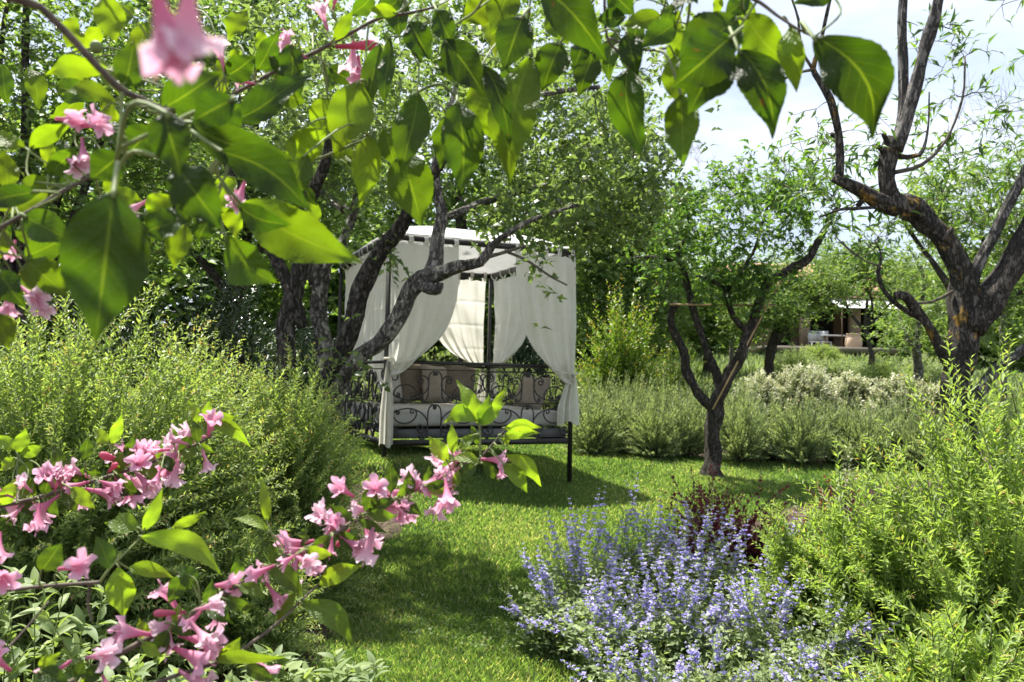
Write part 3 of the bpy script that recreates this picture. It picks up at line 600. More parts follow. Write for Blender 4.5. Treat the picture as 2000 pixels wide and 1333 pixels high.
# the almond tree with orange lichen at the edge of the border
all_ = [to_ground([(1880, 900, 4.5, 55.4), (1872, 770, 4.5, 52.1), (1876, 700, 4.5, 52.1), (1884, 640, 4.5, 53.8), (1884, 590, 4.5, 50.4), (1880, 545, 4.5, 43.7), (1858, 488, 4.5, 42), (1822, 440, 4.5, 42), (1785, 412, 4.48, 43.7), (1745, 402, 4.46, 38.6), (1708, 388, 4.44, 28.6), (1668, 366, 4.42, 23.5), (1630, 347, 4.4, 20.2)], 1885, 4.5, 84),
        limb([(1752, 405, 4.46, 33.6), (1736, 375, 4.46, 31.9), (1730, 330, 4.46, 30.2), (1735, 295, 4.46, 30.2), (1745, 272, 4.46, 28.6)]),
        limb([(1748, 292, 4.45, 25.2), (1764, 255, 4.44, 22.7), (1782, 190, 4.42, 21.8), (1802, 110, 4.4, 21), (1825, 30, 4.38, 20.2), (1850, -60, 4.36, 16.8)]),
        limb([(1750, 285, 4.5, 21.8), (1764, 220, 4.5, 18.5), (1764, 140, 4.5, 17.6), (1762, 60, 4.5, 16.8), (1768, -50, 4.5, 13.4)]),
        limb([(1640, 352, 4.4, 16.8), (1641, 310, 4.4, 14.3), (1634, 240, 4.38, 14.3), (1622, 195, 4.36, 12.6), (1598, 155, 4.34, 11.8), (1588, 135, 4.34, 10.1), (1600, 95, 4.33, 7.6), (1612, 40, 4.32, 6.7), (1628, -30, 4.3, 5)]),
        limb([(1590, 137, 4.34, 7.6), (1570, 140, 4.34, 5), (1530, 155, 4.33, 4.2), (1512, 180, 4.33, 2.5)]),
        limb([(1590, 140, 4.34, 6.7), (1562, 90, 4.34, 5.9), (1560, 40, 4.34, 5), (1540, -20, 4.34, 4.2)]),
        limb([(1890, 640, 4.48, 50.4), (1930, 590, 4.46, 52.1), (1970, 530, 4.44, 50.4), (2010, 450, 4.42, 45.4), (2060, 360, 4.4, 38.6), (2110, 220, 4.4, 30.2), (2120, 60, 4.4, 20.2)]),
        limb([(1890, 560, 4.5, 25.2), (1912, 515, 4.48, 20.2), (1945, 450, 4.46, 19.3), (1985, 370, 4.44, 18.5), (2040, 260, 4.42, 16), (2080, 120, 4.4, 11.8)]),
        limb([(1866, 725, 4.48, 25.2), (1838, 680, 4.46, 21.8), (1812, 635, 4.44, 18.5), (1786, 600, 4.42, 18.5), (1768, 578, 4.4, 16.8), (1748, 578, 4.4, 15.1)]),
        limb([(1800, 622, 4.43, 10.9), (1770, 608, 4.42, 10.1), (1740, 585, 4.41, 8.4), (1722, 560, 4.4, 7.6), (1714, 530, 4.4, 6.7), (1722, 500, 4.4, 3.4), (1708, 470, 4.4, 2.5)]),
        limb([(1720, 520, 4.4, 4.2), (1690, 510, 4.4, 3.4), (1650, 480, 4.4, 2.9), (1630, 460, 4.4, 2.1)]),
        limb([(1860, 570, 4.5, 6.7), (1820, 590, 4.5, 5), (1780, 592, 4.5, 4.2)]),
        limb([(1895, 800, 4.45, 25.2), (1940, 730, 4.4, 20.2), (1990, 690, 4.35, 16.8), (2050, 640, 4.3, 11.8)]),
        limb([(1742, 338, 4.46, 8.4), (1800, 322, 4.46, 6.7), (1850, 270, 4.46, 5), (1880, 190, 4.46, 4.2), (1885, 110, 4.46, 2.5)]),
        limb([(1712, 405, 4.4, 7.6), (1670, 408, 4.38, 6.7), (1640, 410, 4.36, 5), (1600, 425, 4.35, 3.4)]),
        limb([(1748, 306, 4.48, 10.1), (1795, 303, 4.48, 7.6), (1812, 255, 4.5, 4.2), (1815, 180, 4.5, 2.5)])]
all_ += [limb([(a, b, 4.45, w_), (c_, e_, 4.42, w_ * .85)], .02) for a, b, c_, e_, w_ in ((1728, 300, 1712, 282, 10), (1735, 282, 1726, 262, 11), (1690, 385, 1676, 402, 12), (1840, 470, 1862, 446, 12), (1785, 150, 1797, 140, 12), (1640, 270, 1624, 262, 9))]
alm = ['barkl', 'barkl', 'barkg', 'barkg', 'barkl', 'twig', 'twig', 'barkd', 'barkg', 'barkl', 'barkl', 'twig', 'twig', 'barkg', 'twig', 'barkl', 'barkl'] + ['barkl'] * 6
tree('almond_tree', 'almond tree with orange lichen on dark forked limbs and pale pruned shoots', all_, alm,
     [ell(1680, 300, 4.7, 130, 90, .5, 1.1), ell(1600, 330, 4.8, 100, 80, .5, 1.1), ell(1520, 350, 5.2, 70, 60, .4, .5), ell(1860, 170, 4.7, 60, 150, .4, .9), ell(1830, 60, 4.6, 70, 90, .35, .5), ell(1890, 300, 4.8, 110, 70, .5, .8), ell(1870, 400, 5.0, 120, 70, .5, .9), ell(1660, 440, 4.7, 90, 60, .4, .5), ell(1700, 480, 4.6, 50, 60, .35, .4), ell(1980, 420, 4.8, 90, 120, .5, .9), ell(1960, 250, 4.8, 60, 60, .4, .35), ell(1560, 250, 4.6, 50, 70, .3, .3), ell(2050, 60, 4.7, 90, 160, .5, .4), ell(1610, 30, 4.5, 40, 30, .3, .12), ell(1720, 560, 4.5, 40, 30, .3, .2)],
     230, (.085, .24), 'almond', 33, per=1.5, sub=(.04, .13), sp=.036, grav=.1, maxr=.007, sides=26, lump=.12, ridge=.13, fwd=.9)

# the small open tree on the lawn edge
sml = [to_ground([(1393, 900, 8.64, 28.6), (1392, 850, 8.64, 28.6), (1396, 805, 8.64, 31.9), (1402, 775, 8.6, 25.2), (1428, 730, 8.55, 22.7), (1452, 680, 8.5, 21), (1472, 625, 8.5, 19.3), (1485, 585, 8.5, 17.6), (1500, 555, 8.5, 16), (1530, 532, 8.5, 16.8), (1570, 512, 8.45, 15.1), (1595, 480, 8.4, 12.6), (1618, 435, 8.4, 10.1), (1640, 400, 8.4, 7.6)], 1393, 8.64, 56),
       limb([(1392, 800, 8.64, 20.2), (1365, 770, 8.66, 18.5), (1345, 735, 8.7, 16.8), (1335, 690, 8.7, 15.1), (1318, 650, 8.7, 14.3), (1308, 620, 8.7, 14.3), (1316, 600, 8.7, 13.4), (1325, 594, 8.7, 10.1)]),
       limb([(1408, 770, 8.6, 16.8), (1398, 725, 8.65, 14.3), (1378, 680, 8.65, 13.4), (1362, 630, 8.65, 13.4), (1348, 585, 8.65, 12.6), (1340, 545, 8.65, 10.1), (1330, 522, 8.65, 9.2), (1300, 505, 8.6, 7.6), (1260, 503, 8.6, 5.9), (1230, 505, 8.6, 3.4)]),
       limb([(1464, 650, 8.5, 13.4), (1440, 628, 8.5, 11.8), (1425, 600, 8.5, 10.1), (1418, 570, 8.5, 10.1), (1425, 560, 8.5, 9.2), (1445, 540, 8.45, 8.4), (1460, 510, 8.4, 6.7), (1475, 485, 8.4, 5.9), (1500, 400, 8.3, 4.2)]),
       limb([(1338, 530, 8.65, 7.6), (1320, 490, 8.7, 6.7), (1290, 470, 8.7, 4.2)]), limb([(1326, 488, 8.7, 5.9), (1345, 450, 8.7, 4.2), (1340, 400, 8.7, 3.4)]),
       limb([(1418, 565, 8.5, 6.7), (1380, 545, 8.5, 5), (1360, 540, 8.45, 3.4)])]
tree('small_open_tree', 'small open-crowned tree with dark forked trunk on the far lawn edge', sml, ['barkd'] * 7,
     [ell(1420, 450, 8.6, 170, 90, .9, 1.5), ell(1300, 440, 8.7, 80, 80, .7, .7), ell(1560, 420, 8.5, 80, 90, .7, .7), ell(1500, 360, 8.6, 80, 80, .7, .6), ell(1380, 545, 8.6, 130, 55, .6, 1.0), ell(1480, 560, 8.5, 70, 45, .5, .5), ell(1370, 380, 8.7, 60, 50, .6, .3)],
     270, (.092, .42), 'almond', 45, fill=2500, sig=.12, per=2.2, sub=(.08, .22), sp=.032, grav=.1, maxr=.009, sides=18, lump=.17, ridge=.12, extra_targets=None)
def stake(label, a, b, w_):
    a, b = at(*a), at(*b); d = b - a; o = mesh_obj('wooden_stake', *tube(np.linspace(a, b, 5), w_, 8), M['lath'], None, True, origin=a); tag(o, label, 'stake', 'wooden props in the small tree')
M['lath'] = noise_mat('pale_split_wood', [(.3, (.3, .2, .1)), (.7, (.5, .37, .2))], 30, .8, stretch=(1, 1, .2))
stake('thin pale wooden lath laid level across the forks of the small tree', (1308, 595, 8.62), (1516, 598, 8.55), .011)
stake('slanting wooden prop leaning from the fork up the outer limb of the small tree', (1392, 800, 8.5), (1525, 548, 8.42), .010)

# ------------------------------------------------------------------ background trees
def auto_tree(label, px, d, top, ells, leaf, mat, seed, ntw=220, per=2.4, name='garden_tree', group='trees behind the garden', w_=.1, sp=.045, sub=(.15, .4), bark='barkd', tm=T2, grav=.1, maxr=.014, fill=19000, sig=.28):
    g = np.random.default_rng(seed); b = groundpx(px, d); ctr = np.mean([e[0] for e in ells], 0)
    f = b + np.array([g.normal(0, .08), g.normal(0, .08), max(.5, (top - b[2]) * .35)])
    limbs = [catmull(np.array([b - [0, 0, .1], b * .5 + f * .5 + g.normal(0, .06, 3), f, f * .5 + ctr * .5, ctr]), .12, extra=np.array([w_ * 1.25, w_ * .95, w_ * .85, w_ * .5, w_ * .2]))]
    for e in ells:
        q = e[0] + g.normal(0, .15, 3) * e[1]; limbs.append(catmull(np.array([f - [0, 0, .1], f * .6 + q * .4 + g.normal(0, .12, 3), q, q + g.normal(0, .3, 3) + [0, 0, .4]]), .14, extra=np.array([w_ * .7, w_ * .5, w_ * .28, w_ * .12])))
    return tree(name, label, limbs, [bark] * len(limbs), ells, ntw, leaf, mat, seed, group=group, per=per, sub=sub, sp=sp, tm=tm, grav=grav, maxr=maxr, sides=9, base=b, fill=fill, sig=sig)
auto_tree('tall dense bushy tree with many thin stems filling the upper corner', 60, 6.3, 5, [ell(60, 150, 6.4, 240, 220, 1.1, 2), ell(250, 260, 6.6, 170, 200, .9, 1.4), ell(120, -40, 6.5, 330, 120, 1.2, 1), ell(20, 400, 6.3, 170, 130, .8, .9), ell(330, 410, 7, 130, 100, .8, .7)], (.07, .5), 'bgleaf', 51, 430, 2.6, w_=.07, sp=.04, sub=(.1, .26), fill=11000, sig=.15)
auto_tree('leafy tree behind the left end of the old fruit tree', 470, 10.5, 6, [ell(420, 150, 10.5, 260, 200, 1.6, 2), ell(560, 350, 10.2, 190, 130, 1.4, 1.2), ell(300, 400, 10, 180, 120, 1.2, 1), ell(480, -40, 10.5, 300, 130, 1.6, 1)], (.115, .5), 'bgleaf', 52, 330, 3.0, fill=14000)
auto_tree('broad leafy tree behind the daybed canopy', 900, 17, 6.5, [ell(850, 200, 17, 280, 200, 1.8, 2), ell(1020, 350, 16.8, 200, 150, 1.6, 1.4), ell(750, 400, 16.6, 200, 120, 1.6, 1.2), ell(960, 20, 17, 260, 140, 1.8, 1)], (.15, .5), 'bgleaf', 53, 330, 3.0, sp=.06, sub=(.2, .45), fill=15000)
auto_tree('bright green tree behind the reddish-tipped bush', 1230, 19, 5.5, [ell(1190, 400, 19, 150, 130, 1.8, 1.5), ell(1280, 470, 18.6, 110, 120, 1.6, 1.3), ell(1150, 540, 18.4, 120, 110, 1.5, 1), ell(1250, 600, 18.3, 120, 80, 1.5, .9), ell(1200, 270, 19, 120, 100, 1.6, .7)], (.15, .5), 'bgpale', 54, 300, 3.0, sp=.05, sub=(.2, .45))
auto_tree('rounded light green tree before the house terrace', 1500, 19, 4.8, [ell(1550, 550, 19, 90, 65, 1.6, 1.4), ell(1610, 570, 18.8, 55, 38, 1.2, 1), ell(1480, 600, 18.8, 70, 55, 1.2, 1), ell(1530, 610, 18.6, 60, 30, 1.2, .7)], (.1, .4), 'bgpale', 55, 260, 3.4, fill=16000, sig=.2, w_=.12, sp=.05, sub=(.2, .5))
auto_tree('green tree standing behind the small open tree', 1380, 22, 5, [ell(1380, 560, 22, 110, 80, 1.6, 1.3), ell(1320, 610, 22, 90, 70, 1.5, 1), ell(1440, 600, 22, 80, 60, 1.5, 1)], (.12, .45), 'bgleaf', 56, 200, 3.2, w_=.12, sp=.06, sub=(.25, .55))
auto_tree('feathery olive-green tree between the house and the almond tree', 1790, 15, 4.5, [ell(1790, 540, 15, 50, 50, 1.2, .8), ell(1840, 610, 15, 50, 60, 1.2, .8), ell(1770, 650, 14.8, 30, 30, 1, .3)], (.08, .3), 'bgpale', 57, 130, 2.5, w_=.09, sp=.07, sub=(.2, .5), bark='barkg', fill=5000)
auto_tree('leafy tree behind the forked limbs of the almond tree', 1900, 12, 5.5, [ell(1850, 380, 12, 120, 60, 1.2, .9), ell(1960, 480, 12, 120, 110, 1.2, 1.3), ell(1930, 600, 11.8, 110, 70, 1.1, 1), ell(1790, 450, 12, 70, 40, 1, .5), ell(2080, 400, 12, 110, 180, 1.2, 1)], (.15, .27), 'bgpale', 58, 170, 2.6, w_=.1, sp=.045, sub=(.2, .45), tm=T4, grav=.4, fill=5000)
auto_tree('green tree screening the house roof above the terracotta jar', 1700, 25, 6, [ell(1690, 535, 25, 62, 42, 1.6, 1), ell(1640, 520, 25, 50, 40, 1.4, .8), ell(1760, 560, 25, 50, 50, 1.4, .8)], (.14, .42), 'bgpale', 59, 150, 3, w_=.08, sp=.07, sub=(.25, .5), fill=9000, sig=.25)
for k, (px, d, ly, hy, sp_) in enumerate([(1960, 16, 470, 170, 90), (1430, 24, 470, 285, 75)]):
    g = np.random.default_rng(70 + k); b = groundpx(px, d); root = thing('bare_twigged_tree', ['nearly bare thin-twigged tree against the sky behind the almond tree', 'pinkish bare-twigged tree against the sky above the small open tree'][k], 'tree', b, 'bare trees against the sky')
    f = at(px, ly + 60, d); V, F = tube(catmull(np.array([b - [0, 0, .1], b * .5 + f * .5, f]), .2), .07, 8, .08, k); mesh_obj('trunk', V, F, M['barkg'], root, smooth=True)
    tg = np.array([at(px + g.normal(0, sp_), g.uniform(hy, ly), d + g.normal(0, .7)) for _ in range(90)]); tw = grow(np.array([b, f]), np.array([.06, .05]), tg, g, sag=-.05, rmin=.004, maxr=.03); G = Geo()
    for Pl, Rl in tw + side_twigs(tw, g, 5, .2, .6, .9): G.add(*tube(Pl, Rl * 1.3, 4))
    G.build('twigs', M['pinktwig'] if k else M['barkg'], root, kind='stuff')
# far screen of trees closing the view beside and behind the house
for k, (px, d, y0, rx, ry, lab) in enumerate([(1150, 30, 560, 160, 150, 'dense distant tree filling the gap beside the daybed'), (1000, 26, 520, 170, 200, 'dense distant tree seen between the daybed curtains'), (700, 24, 500, 200, 210, 'dense distant tree behind the daybed roof'), (300, 20, 470, 260, 230, 'dense distant tree behind the dark hedge bush'), (-60, 15, 450, 300, 260, 'dense tree closing the view at the blossom side'), (1330, 34, 610, 120, 70, 'low distant tree beside the house'), (1900, 30, 600, 130, 80, 'distant tree beyond the almond trunk'), (2080, 26, 560, 120, 160, 'distant tree at the edge of the view')]):
    auto_tree(lab, px, d, 6, [ell(px, y0, d, rx, ry, 2.4, 1), ell(px - rx * .5, y0 + ry * .4, d - .5, rx * .7, ry * .6, 2, .7), ell(px + rx * .5, y0 + ry * .4, d - .5, rx * .7, ry * .6, 2, .7)], (.31, .55), 'bgleaf', 80 + k, 150, 3.2, name='distant_tree', group='distant trees closing the view', w_=.16, sp=.1, sub=(.4, .9), fill=10000, sig=.55)

# ------------------------------------------------------------------ shrubs and border plants
def bez(A, B, C, t):
    t = t[..., None]; A, B, C = A[:, None], B[:, None], C[:, None]
    return (1 - t) ** 2 * A + 2 * t * (1 - t) * B + t ** 2 * C, nrm(2 * (1 - t) * (B - A) + 2 * t * (C - B))
def stem_mesh(name, A, B, C, r0, r1, mat, root, seg=4, ns=3, keep=None):
    if keep and len(A) > keep: A, B, C = A[:keep], B[:keep], C[:keep]
    n = len(A); t = np.tile(np.linspace(0, 1, seg), (n, 1)); P, T = bez(A, B, C, t)
    q = nrm(np.cross(T, np.array([.3, .5, .8]))); q2 = np.cross(T, q); th = np.arange(ns) * 2 * np.pi / ns
    r = np.linspace(r0, r1, seg)[None, :, None, None]
    V = P[:, :, None] + r * (np.cos(th)[None, None, :, None] * q[:, :, None] + np.sin(th)[None, None, :, None] * q2[:, :, None])
    b = (np.arange(n) * seg * ns)[:, None, None] + (np.arange(seg - 1) * ns)[None, :, None]; j = np.arange(ns)[None, None]; j2 = (j + 1) % ns
    a_, b_, c_, d_ = (b + j), (b + j2), (b + ns + j2), (b + ns + j)
    F = np.concatenate([np.stack([a_, b_, c_], -1).reshape(-1, 3), np.stack([a_, c_, d_], -1).reshape(-1, 3)])
    return mesh_obj(name, V.reshape(-1, 3), F, mat, root, True, None, 'stuff')
def dome_tips(c, rx, ry, h, n, g, lo=.0, rmin=.5, wob=.12):
    ph = g.uniform(0, 2 * np.pi, n); sn = g.uniform(lo, 1, n); cs = np.sqrt(1 - sn ** 2); r = rmin + (1 - rmin) * g.random(n) ** .5
    r = r * (1 + wob * np.sin(3 * ph + g.uniform(0, 6)) * cs + wob * .7 * np.sin(5 * ph + 4 * sn + g.uniform(0, 6)))
    return np.asarray(c) + np.stack([rx * cs * np.cos(ph) * r, ry * cs * np.sin(ph) * r, h * sn * r], 1)
def foliage(A, B, C, m, t0, ll, wr, mat, root, g, tm=T2, fwd=.7, rad=.8, taper=.5, upn=.8, name='foliage', rshift=0., jit=.5):
    n = len(A); t = t0 + (1 - t0) * (np.arange(m)[None] + g.random((n, m))) / m
    P, T = bez(A, B, C, t); P, T = P.reshape(-1, 3), T.reshape(-1, 3); k = len(P)
    az = (np.arange(k) * 2.4 + g.normal(0, .5, k)); q = nrm(np.cross(T, np.array([.21, .33, .9]))); q2 = np.cross(T, q)
    r = np.cos(az)[:, None] * q + np.sin(az)[:, None] * q2
    X = fwd * T + rad * r; Nn = T * .6 + np.array([0, 0, upn]) + g.normal(0, jit, (k, 3))
    tt = t.reshape(-1); ln = ll * g.uniform(.7, 1.2, k) * (1 - taper * sstep(.75, 1, tt))
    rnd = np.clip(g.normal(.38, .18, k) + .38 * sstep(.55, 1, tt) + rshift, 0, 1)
    return leaf_mesh(name, tm, P, X, Nn, ln, ln * wr, M[mat], root, rnd)
def shrub(name, label, cat, px, d, rx, ry, h, n, m, ll, wr, mat, stem, seed, group=None, arch=.25, t0=.25, lo=0., rmin=.5, tm=T2, fwd=.7, rad=.8, base=.25, r0=.004, wob=.12, xy=None, upn=.8, wand=0, wandh=.35):
    g = np.random.default_rng(seed); b = groundpx(px, d) if xy is None else np.array([xy[0], xy[1], float(gz(*xy))])
    root = thing(name, label, cat, b, group)
    C = dome_tips(b, rx, ry, h, n, g, lo, rmin, wob); th = g.uniform(0, 6.28, n); rr = base * np.sqrt(g.random(n))
    if wand:   # long shoots standing out above the dome
        k = g.choice(n, wand, replace=False); C[k] += np.stack([g.normal(0, .08, wand), g.normal(0, .08, wand), g.uniform(.3, 1, wand) * wandh], 1)
    A = b + np.stack([rx * rr * np.cos(th), ry * rr * np.sin(th), -.03 + 0 * th], 1)
    B = A * .45 + C * .55; B[:, 2] += arch * (C[:, 2] - b[2]) + .05; B[:, :2] += (A[:, :2] - B[:, :2]) * arch
    stem_mesh('stems', A, B, C, r0, r0 * .35, M[stem], root, keep=int(n * (.4 if d > 9 else .7)))
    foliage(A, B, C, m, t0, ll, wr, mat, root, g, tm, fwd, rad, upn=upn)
    return root
SG = 'spirea bushes along the lawn'
shrub('spirea_bush', 'big pale green willowy bush with upright shoots behind the pink blossom sprays', 'bush', 110, 3.7, 1.1, .75, 1.72, 1000, 54, .044, .3, 'spirea', 'gstem', 101, SG, wand=90, wandh=.12, lo=.05, rmin=.8, t0=.4)
shrub('spirea_bush', 'pale green narrow-leaved bush sloping down in front of the dark hedge', 'bush', 370, 4.2, .74, .62, 1.52, 680, 48, .044, .3, 'spirea', 'gstem', 102, SG, wand=60, wandh=.14, lo=.0, rmin=.78, t0=.4)
shrub('spirea_bush', 'lower green feathery bush at the foot of the old tree', 'bush', 560, 4.6, .62, .5, 1.42, 680, 44, .042, .29, 'spirea', 'gstem', 103, SG, wand=50, wandh=.12, lo=0, rmin=.75, t0=.4)
shrub('spirea_bush', 'feathery bush hiding the foot of the leaning old stem by the daybed', 'bush', 640, 5.0, .34, .3, .98, 240, 40, .04, .25, 'spirea', 'gstem', 110, SG, wand=30, wandh=.2, lo=0, rmin=.45)
shrub('spirea_bush', 'small feathery bush spreading low over the lawn edge below the pink sprays', 'bush', 480, 3.75, .46, .4, .66, 380, 40, .04, .28, 'spirea', 'gstem', 104, SG, wand=40, wandh=.1, lo=0, rmin=.72, t0=.35)
shrub('spirea_bush', 'tall bright yellow-green bush with long shoots under the almond tree', 'bush', 1930, 3.35, .62, .6, 1.5, 430, 50, .052, .25, 'spirea2', 'gstem', 105, SG, wand=70, wandh=.3, lo=.1, rmin=.55)
shrub('spirea_bush', 'bright green bush with upright tips between the catmint and the tall bush', 'bush', 1700, 3.7, .5, .5, 1.02, 390, 46, .05, .25, 'spirea2', 'gstem', 106, SG, wand=60, wandh=.22, rmin=.5)
shrub('spirea_bush', 'low yellow-green bush beside the dark red barberry', 'bush', 1575, 3.95, .36, .4, .72, 290, 42, .046, .25, 'spirea2', 'gstem', 107, SG, wand=40, wandh=.15, rmin=.5)
shrub('spirea_bush', 'leafy green bush in the near corner under the tall bright bush', 'bush', 1880, 2.75, .5, .42, .68, 380, 44, .048, .27, 'spirea2', 'dstem', 108, SG, wand=30, wandh=.15, rmin=.5)
shrub('spirea_bush', 'narrow bush with dark bare stems at the edge of the view beside the almond tree', 'bush', 2040, 4.0, .5, .5, 1.55, 300, 46, .05, .25, 'spirea2', 'dstem', 109, SG, wand=40, wandh=.2, rmin=.5, r0=.007)
shrub('evergreen_bush', 'dark glossy evergreen bush behind the pale willowy bushes', 'bush', 440, 6.6, .95, .7, 1.95, 420, 40, .05, .42, 'hedge', 'dstem', 111, 'dark evergreen bushes', lo=.05, rmin=.6)
shrub('evergreen_bush', 'dark evergreen bush half hidden behind the big foreground leaf', 'bush', 200, 6.9, .9, .7, 2.1, 360, 40, .052, .42, 'hedge', 'dstem', 112, 'dark evergreen bushes', lo=.05, rmin=.6)
shrub('evergreen_bush', 'dark evergreen bush between the old trunks and the daybed side', 'bush', 590, 10.8, .9, .7, 1.9, 330, 40, .05, .45, 'hedge', 'dstem', 113, 'dark evergreen bushes', lo=.05, rmin=.6)
shrub('evergreen_bush', 'dark evergreen bush seen through the gap of the daybed curtains', 'bush', 1030, 14, .9, .7, 1.75, 300, 40, .06, .45, 'hedge', 'dstem', 114, 'dark evergreen bushes', lo=.05, rmin=.6)
shrub('photinia_bush', 'yellow-green bush with reddish young tips beside the daybed', 'bush', 1215, 12, .85, .7, 2.25, 420, 32, .085, .36, 'photinia', 'dstem', 121, wand=60, wandh=.3, lo=.0, rmin=.55, arch=.1)
shrub('photinia_bush', 'lower yellow-green bush in the sun behind the small tree', 'bush', 1330, 14.5, .7, .6, 1.35, 220, 30, .07, .36, 'photinia', 'dstem', 122, lo=.0, rmin=.55, tm=T4)
for k, (px, d, r, h, lab) in enumerate([(1490, 12.2, .62, .95, 'cream-leaved bush at the small tree end of the pale hedge'), (1575, 12, .7, 1.08, 'largest rounded bush of the pale cream-leaved hedge'), (1660, 12.4, .6, .9, 'cream-leaved bush in the dip of the pale hedge'), (1755, 11.8, .62, .95, 'cream-leaved bush below the leaning almond limb'), (1835, 11.6, .55, .9, 'cream-leaved bush against the almond trunk')]):
    shrub('variegated_bush', lab, 'bush', px, d, r, r * .8, h, 430, 20, .09, .5, 'varieg', 'twig', 131 + k, 'variegated bushes', lo=.0, rmin=.78, arch=.1, wob=.08, t0=.45)
for k, (px, d, r, h, mt_) in enumerate([(1640, 20, .9, .75, 'lav'), (1730, 18, 1.1, .8, 'spirea'), (1800, 20, .8, .9, 'lav'), (1560, 22, .9, .9, 'cat'), (1605, 30, 1.0, .75, 'spirea')]):
    shrub('clipped_mound', ['grey-green clipped mound in front of the terrace', 'olive clipped mound below the terracotta jar', 'pale clipped mound behind the almond limb', 'grey clipped mound under the rounded tree', 'small far mound before the terrace chairs'][k], 'bush', px, d, r, r * .8, h, 300, 22, .09, .3, mt_, 'twig', 140 + k, 'clipped mounds before the house', rmin=.8, arch=.1)
def lavender(px, d, r, h, label, seed, n=420):
    shrub('lavender_bush', label, 'lavender', px, d, r, r, h, int(n * .8), 26, .06, .19, 'lav', 'dstem', seed, 'lavender row', wand=70, wandh=.2, wob=.2, lo=.12, rmin=.7, arch=.06, t0=.2, fwd=1., rad=.45, base=.12, r0=.006, upn=.2)
NTH = ['first', 'second', 'third', 'fourth', 'fifth', 'sixth', 'seventh', 'eighth', 'ninth', 'tenth', 'eleventh']
for k, px in enumerate([1160, 1220, 1280, 1340, 1450, 1510, 1570, 1630, 1690, 1750, 1810]):
    d = 9.95 - .07 * k; lavender(px, d + (.15 if k % 2 else -.1), .46, .78 + .07 * math.sin(2.3 * k), NTH[k] + ' green lavender bush of the front row counted from the daybed', 150 + k, 330)
for k, px in enumerate([1170, 1240, 1310, 1380, 1440]):
    lavender(px, 10.9 + .1 * (k % 2), .5, .9, NTH[k] + ' lavender bush of the back row counted from the daybed', 165 + k, 300)
for k, px in enumerate([760, 840, 920, 1000, 1080]):
    lavender(px, 12.3 + .15 * (k % 2), .5, .95, ['first', 'second', 'third', 'fourth', 'fifth'][k] + ' lavender bush behind the daybed counted from the old tree', 170 + k, 300)
shrub('barberry_bush', 'dark red barberry bush between the catmint and the small tree', 'bush', 1465, 5.2, .75, .4, .5, 340, 22, .036, .6, 'barb', 'redstem', 181, 'dark red barberries', wand=40, wandh=.25, rmin=.5)
shrub('barberry_bush', 'thin dark red shoots standing before the trunk of the small tree', 'bush', 1385, 5.5, .34, .25, .66, 90, 14, .036, .6, 'barb', 'redstem', 182, 'dark red barberries', wand=16, wandh=.2, rmin=.6, lo=.3)
shrub('barberry_bush', 'brownish barberry beside the yellow-green bush', 'bush', 1640, 5.6, .4, .3, .6, 140, 18, .036, .6, 'barb', 'redstem', 183, 'dark red barberries', wand=20, wandh=.2, rmin=.5)
shrub('white_leaved_shrub', 'thin shoots with white-edged leaves above the barberry', 'bush', 1650, 5.1, .16, .16, .95, 22, 16, .04, .5, 'varieg', 'dstem', 184, rmin=.7, lo=.55, tm=T4)

# catmint with violet-blue whorled spikes
def catmint(label, px, d, r, h, n, seed, lean=(0, 0)):
    g = np.random.default_rng(seed); b = groundpx(px, d); root = thing('catmint_plant', label, 'catmint', b, 'catmint clump along the lawn')
    C = dome_tips(b, r, r * .9, h, n, g, .35, .72, .15); C[:, 0] += lean[0] * g.uniform(.4, 1, n); C[:, 1] += lean[1]
    A = b + np.stack([g.normal(0, r * .3, n), g.normal(0, r * .28, n), 0 * g.random(n) - .02], 1); B = A * .5 + C * .5; B[:, 2] += .1 * h
    stem_mesh('stems', A, B, C, .0024, .0012, M['gstem'], root)
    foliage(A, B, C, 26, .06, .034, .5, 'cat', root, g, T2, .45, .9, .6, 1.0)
    nl = 260; th = g.uniform(0, 6.28, nl); rr = r * .8 * np.sqrt(g.random(nl)); P = b + np.stack([rr * np.cos(th), rr * np.sin(th), g.uniform(.05, .3, nl) * h / .7], 1)
    az = g.uniform(0, 6.28, nl * 5); X = np.stack([np.cos(az), np.sin(az), g.uniform(-.1, .6, nl * 5)], 1)
    leaf_mesh('basal_leaves', T4, np.repeat(P, 5, 0) + g.normal(0, .025, (nl * 5, 3)), X, np.array([0, 0, 1.]) + g.normal(0, .4, (nl * 5, 3)), .036 * g.uniform(.7, 1.2, nl * 5), .02, M['cat'], root, seed=seed)
    nw, nf = 8, 6; has = g.random(n) < (.8 if d > 3.6 else .45); A, B, C = A[has], B[has], C[has]; n = len(A)
    t = .58 + .42 * (np.linspace(0, 1, nw)[None] ** .85) + g.normal(0, .008, (n, nw)); P, T = bez(A, B, C, np.clip(t, 0, 1))
    P = np.repeat(P.reshape(-1, 3), nf, 0); tt = np.repeat(t.reshape(-1), nf); k = len(P); az = g.uniform(0, 6.28, k); el = g.uniform(-.1, .7, k)
    D = np.stack([np.cos(az), np.sin(az), el], 1); keep = g.random(k) < (.55 + .45 * sstep(.6, .8, tt)); P, D, tt = P[keep], D[keep], tt[keep]; k = len(P)
    sz = .0165 * (1.15 - .75 * sstep(.85, 1.0, tt)) * g.uniform(.7, 1.25, k)
    rn = np.clip(g.normal(.45, .25, k) , 0, 1)
    leaf_mesh('flower_spikes', T4, P + D * .002, D, np.array([0, 0, 1.]) + g.normal(0, .7, (k, 3)), sz, sz * .85, M['catfl'], root, rn)
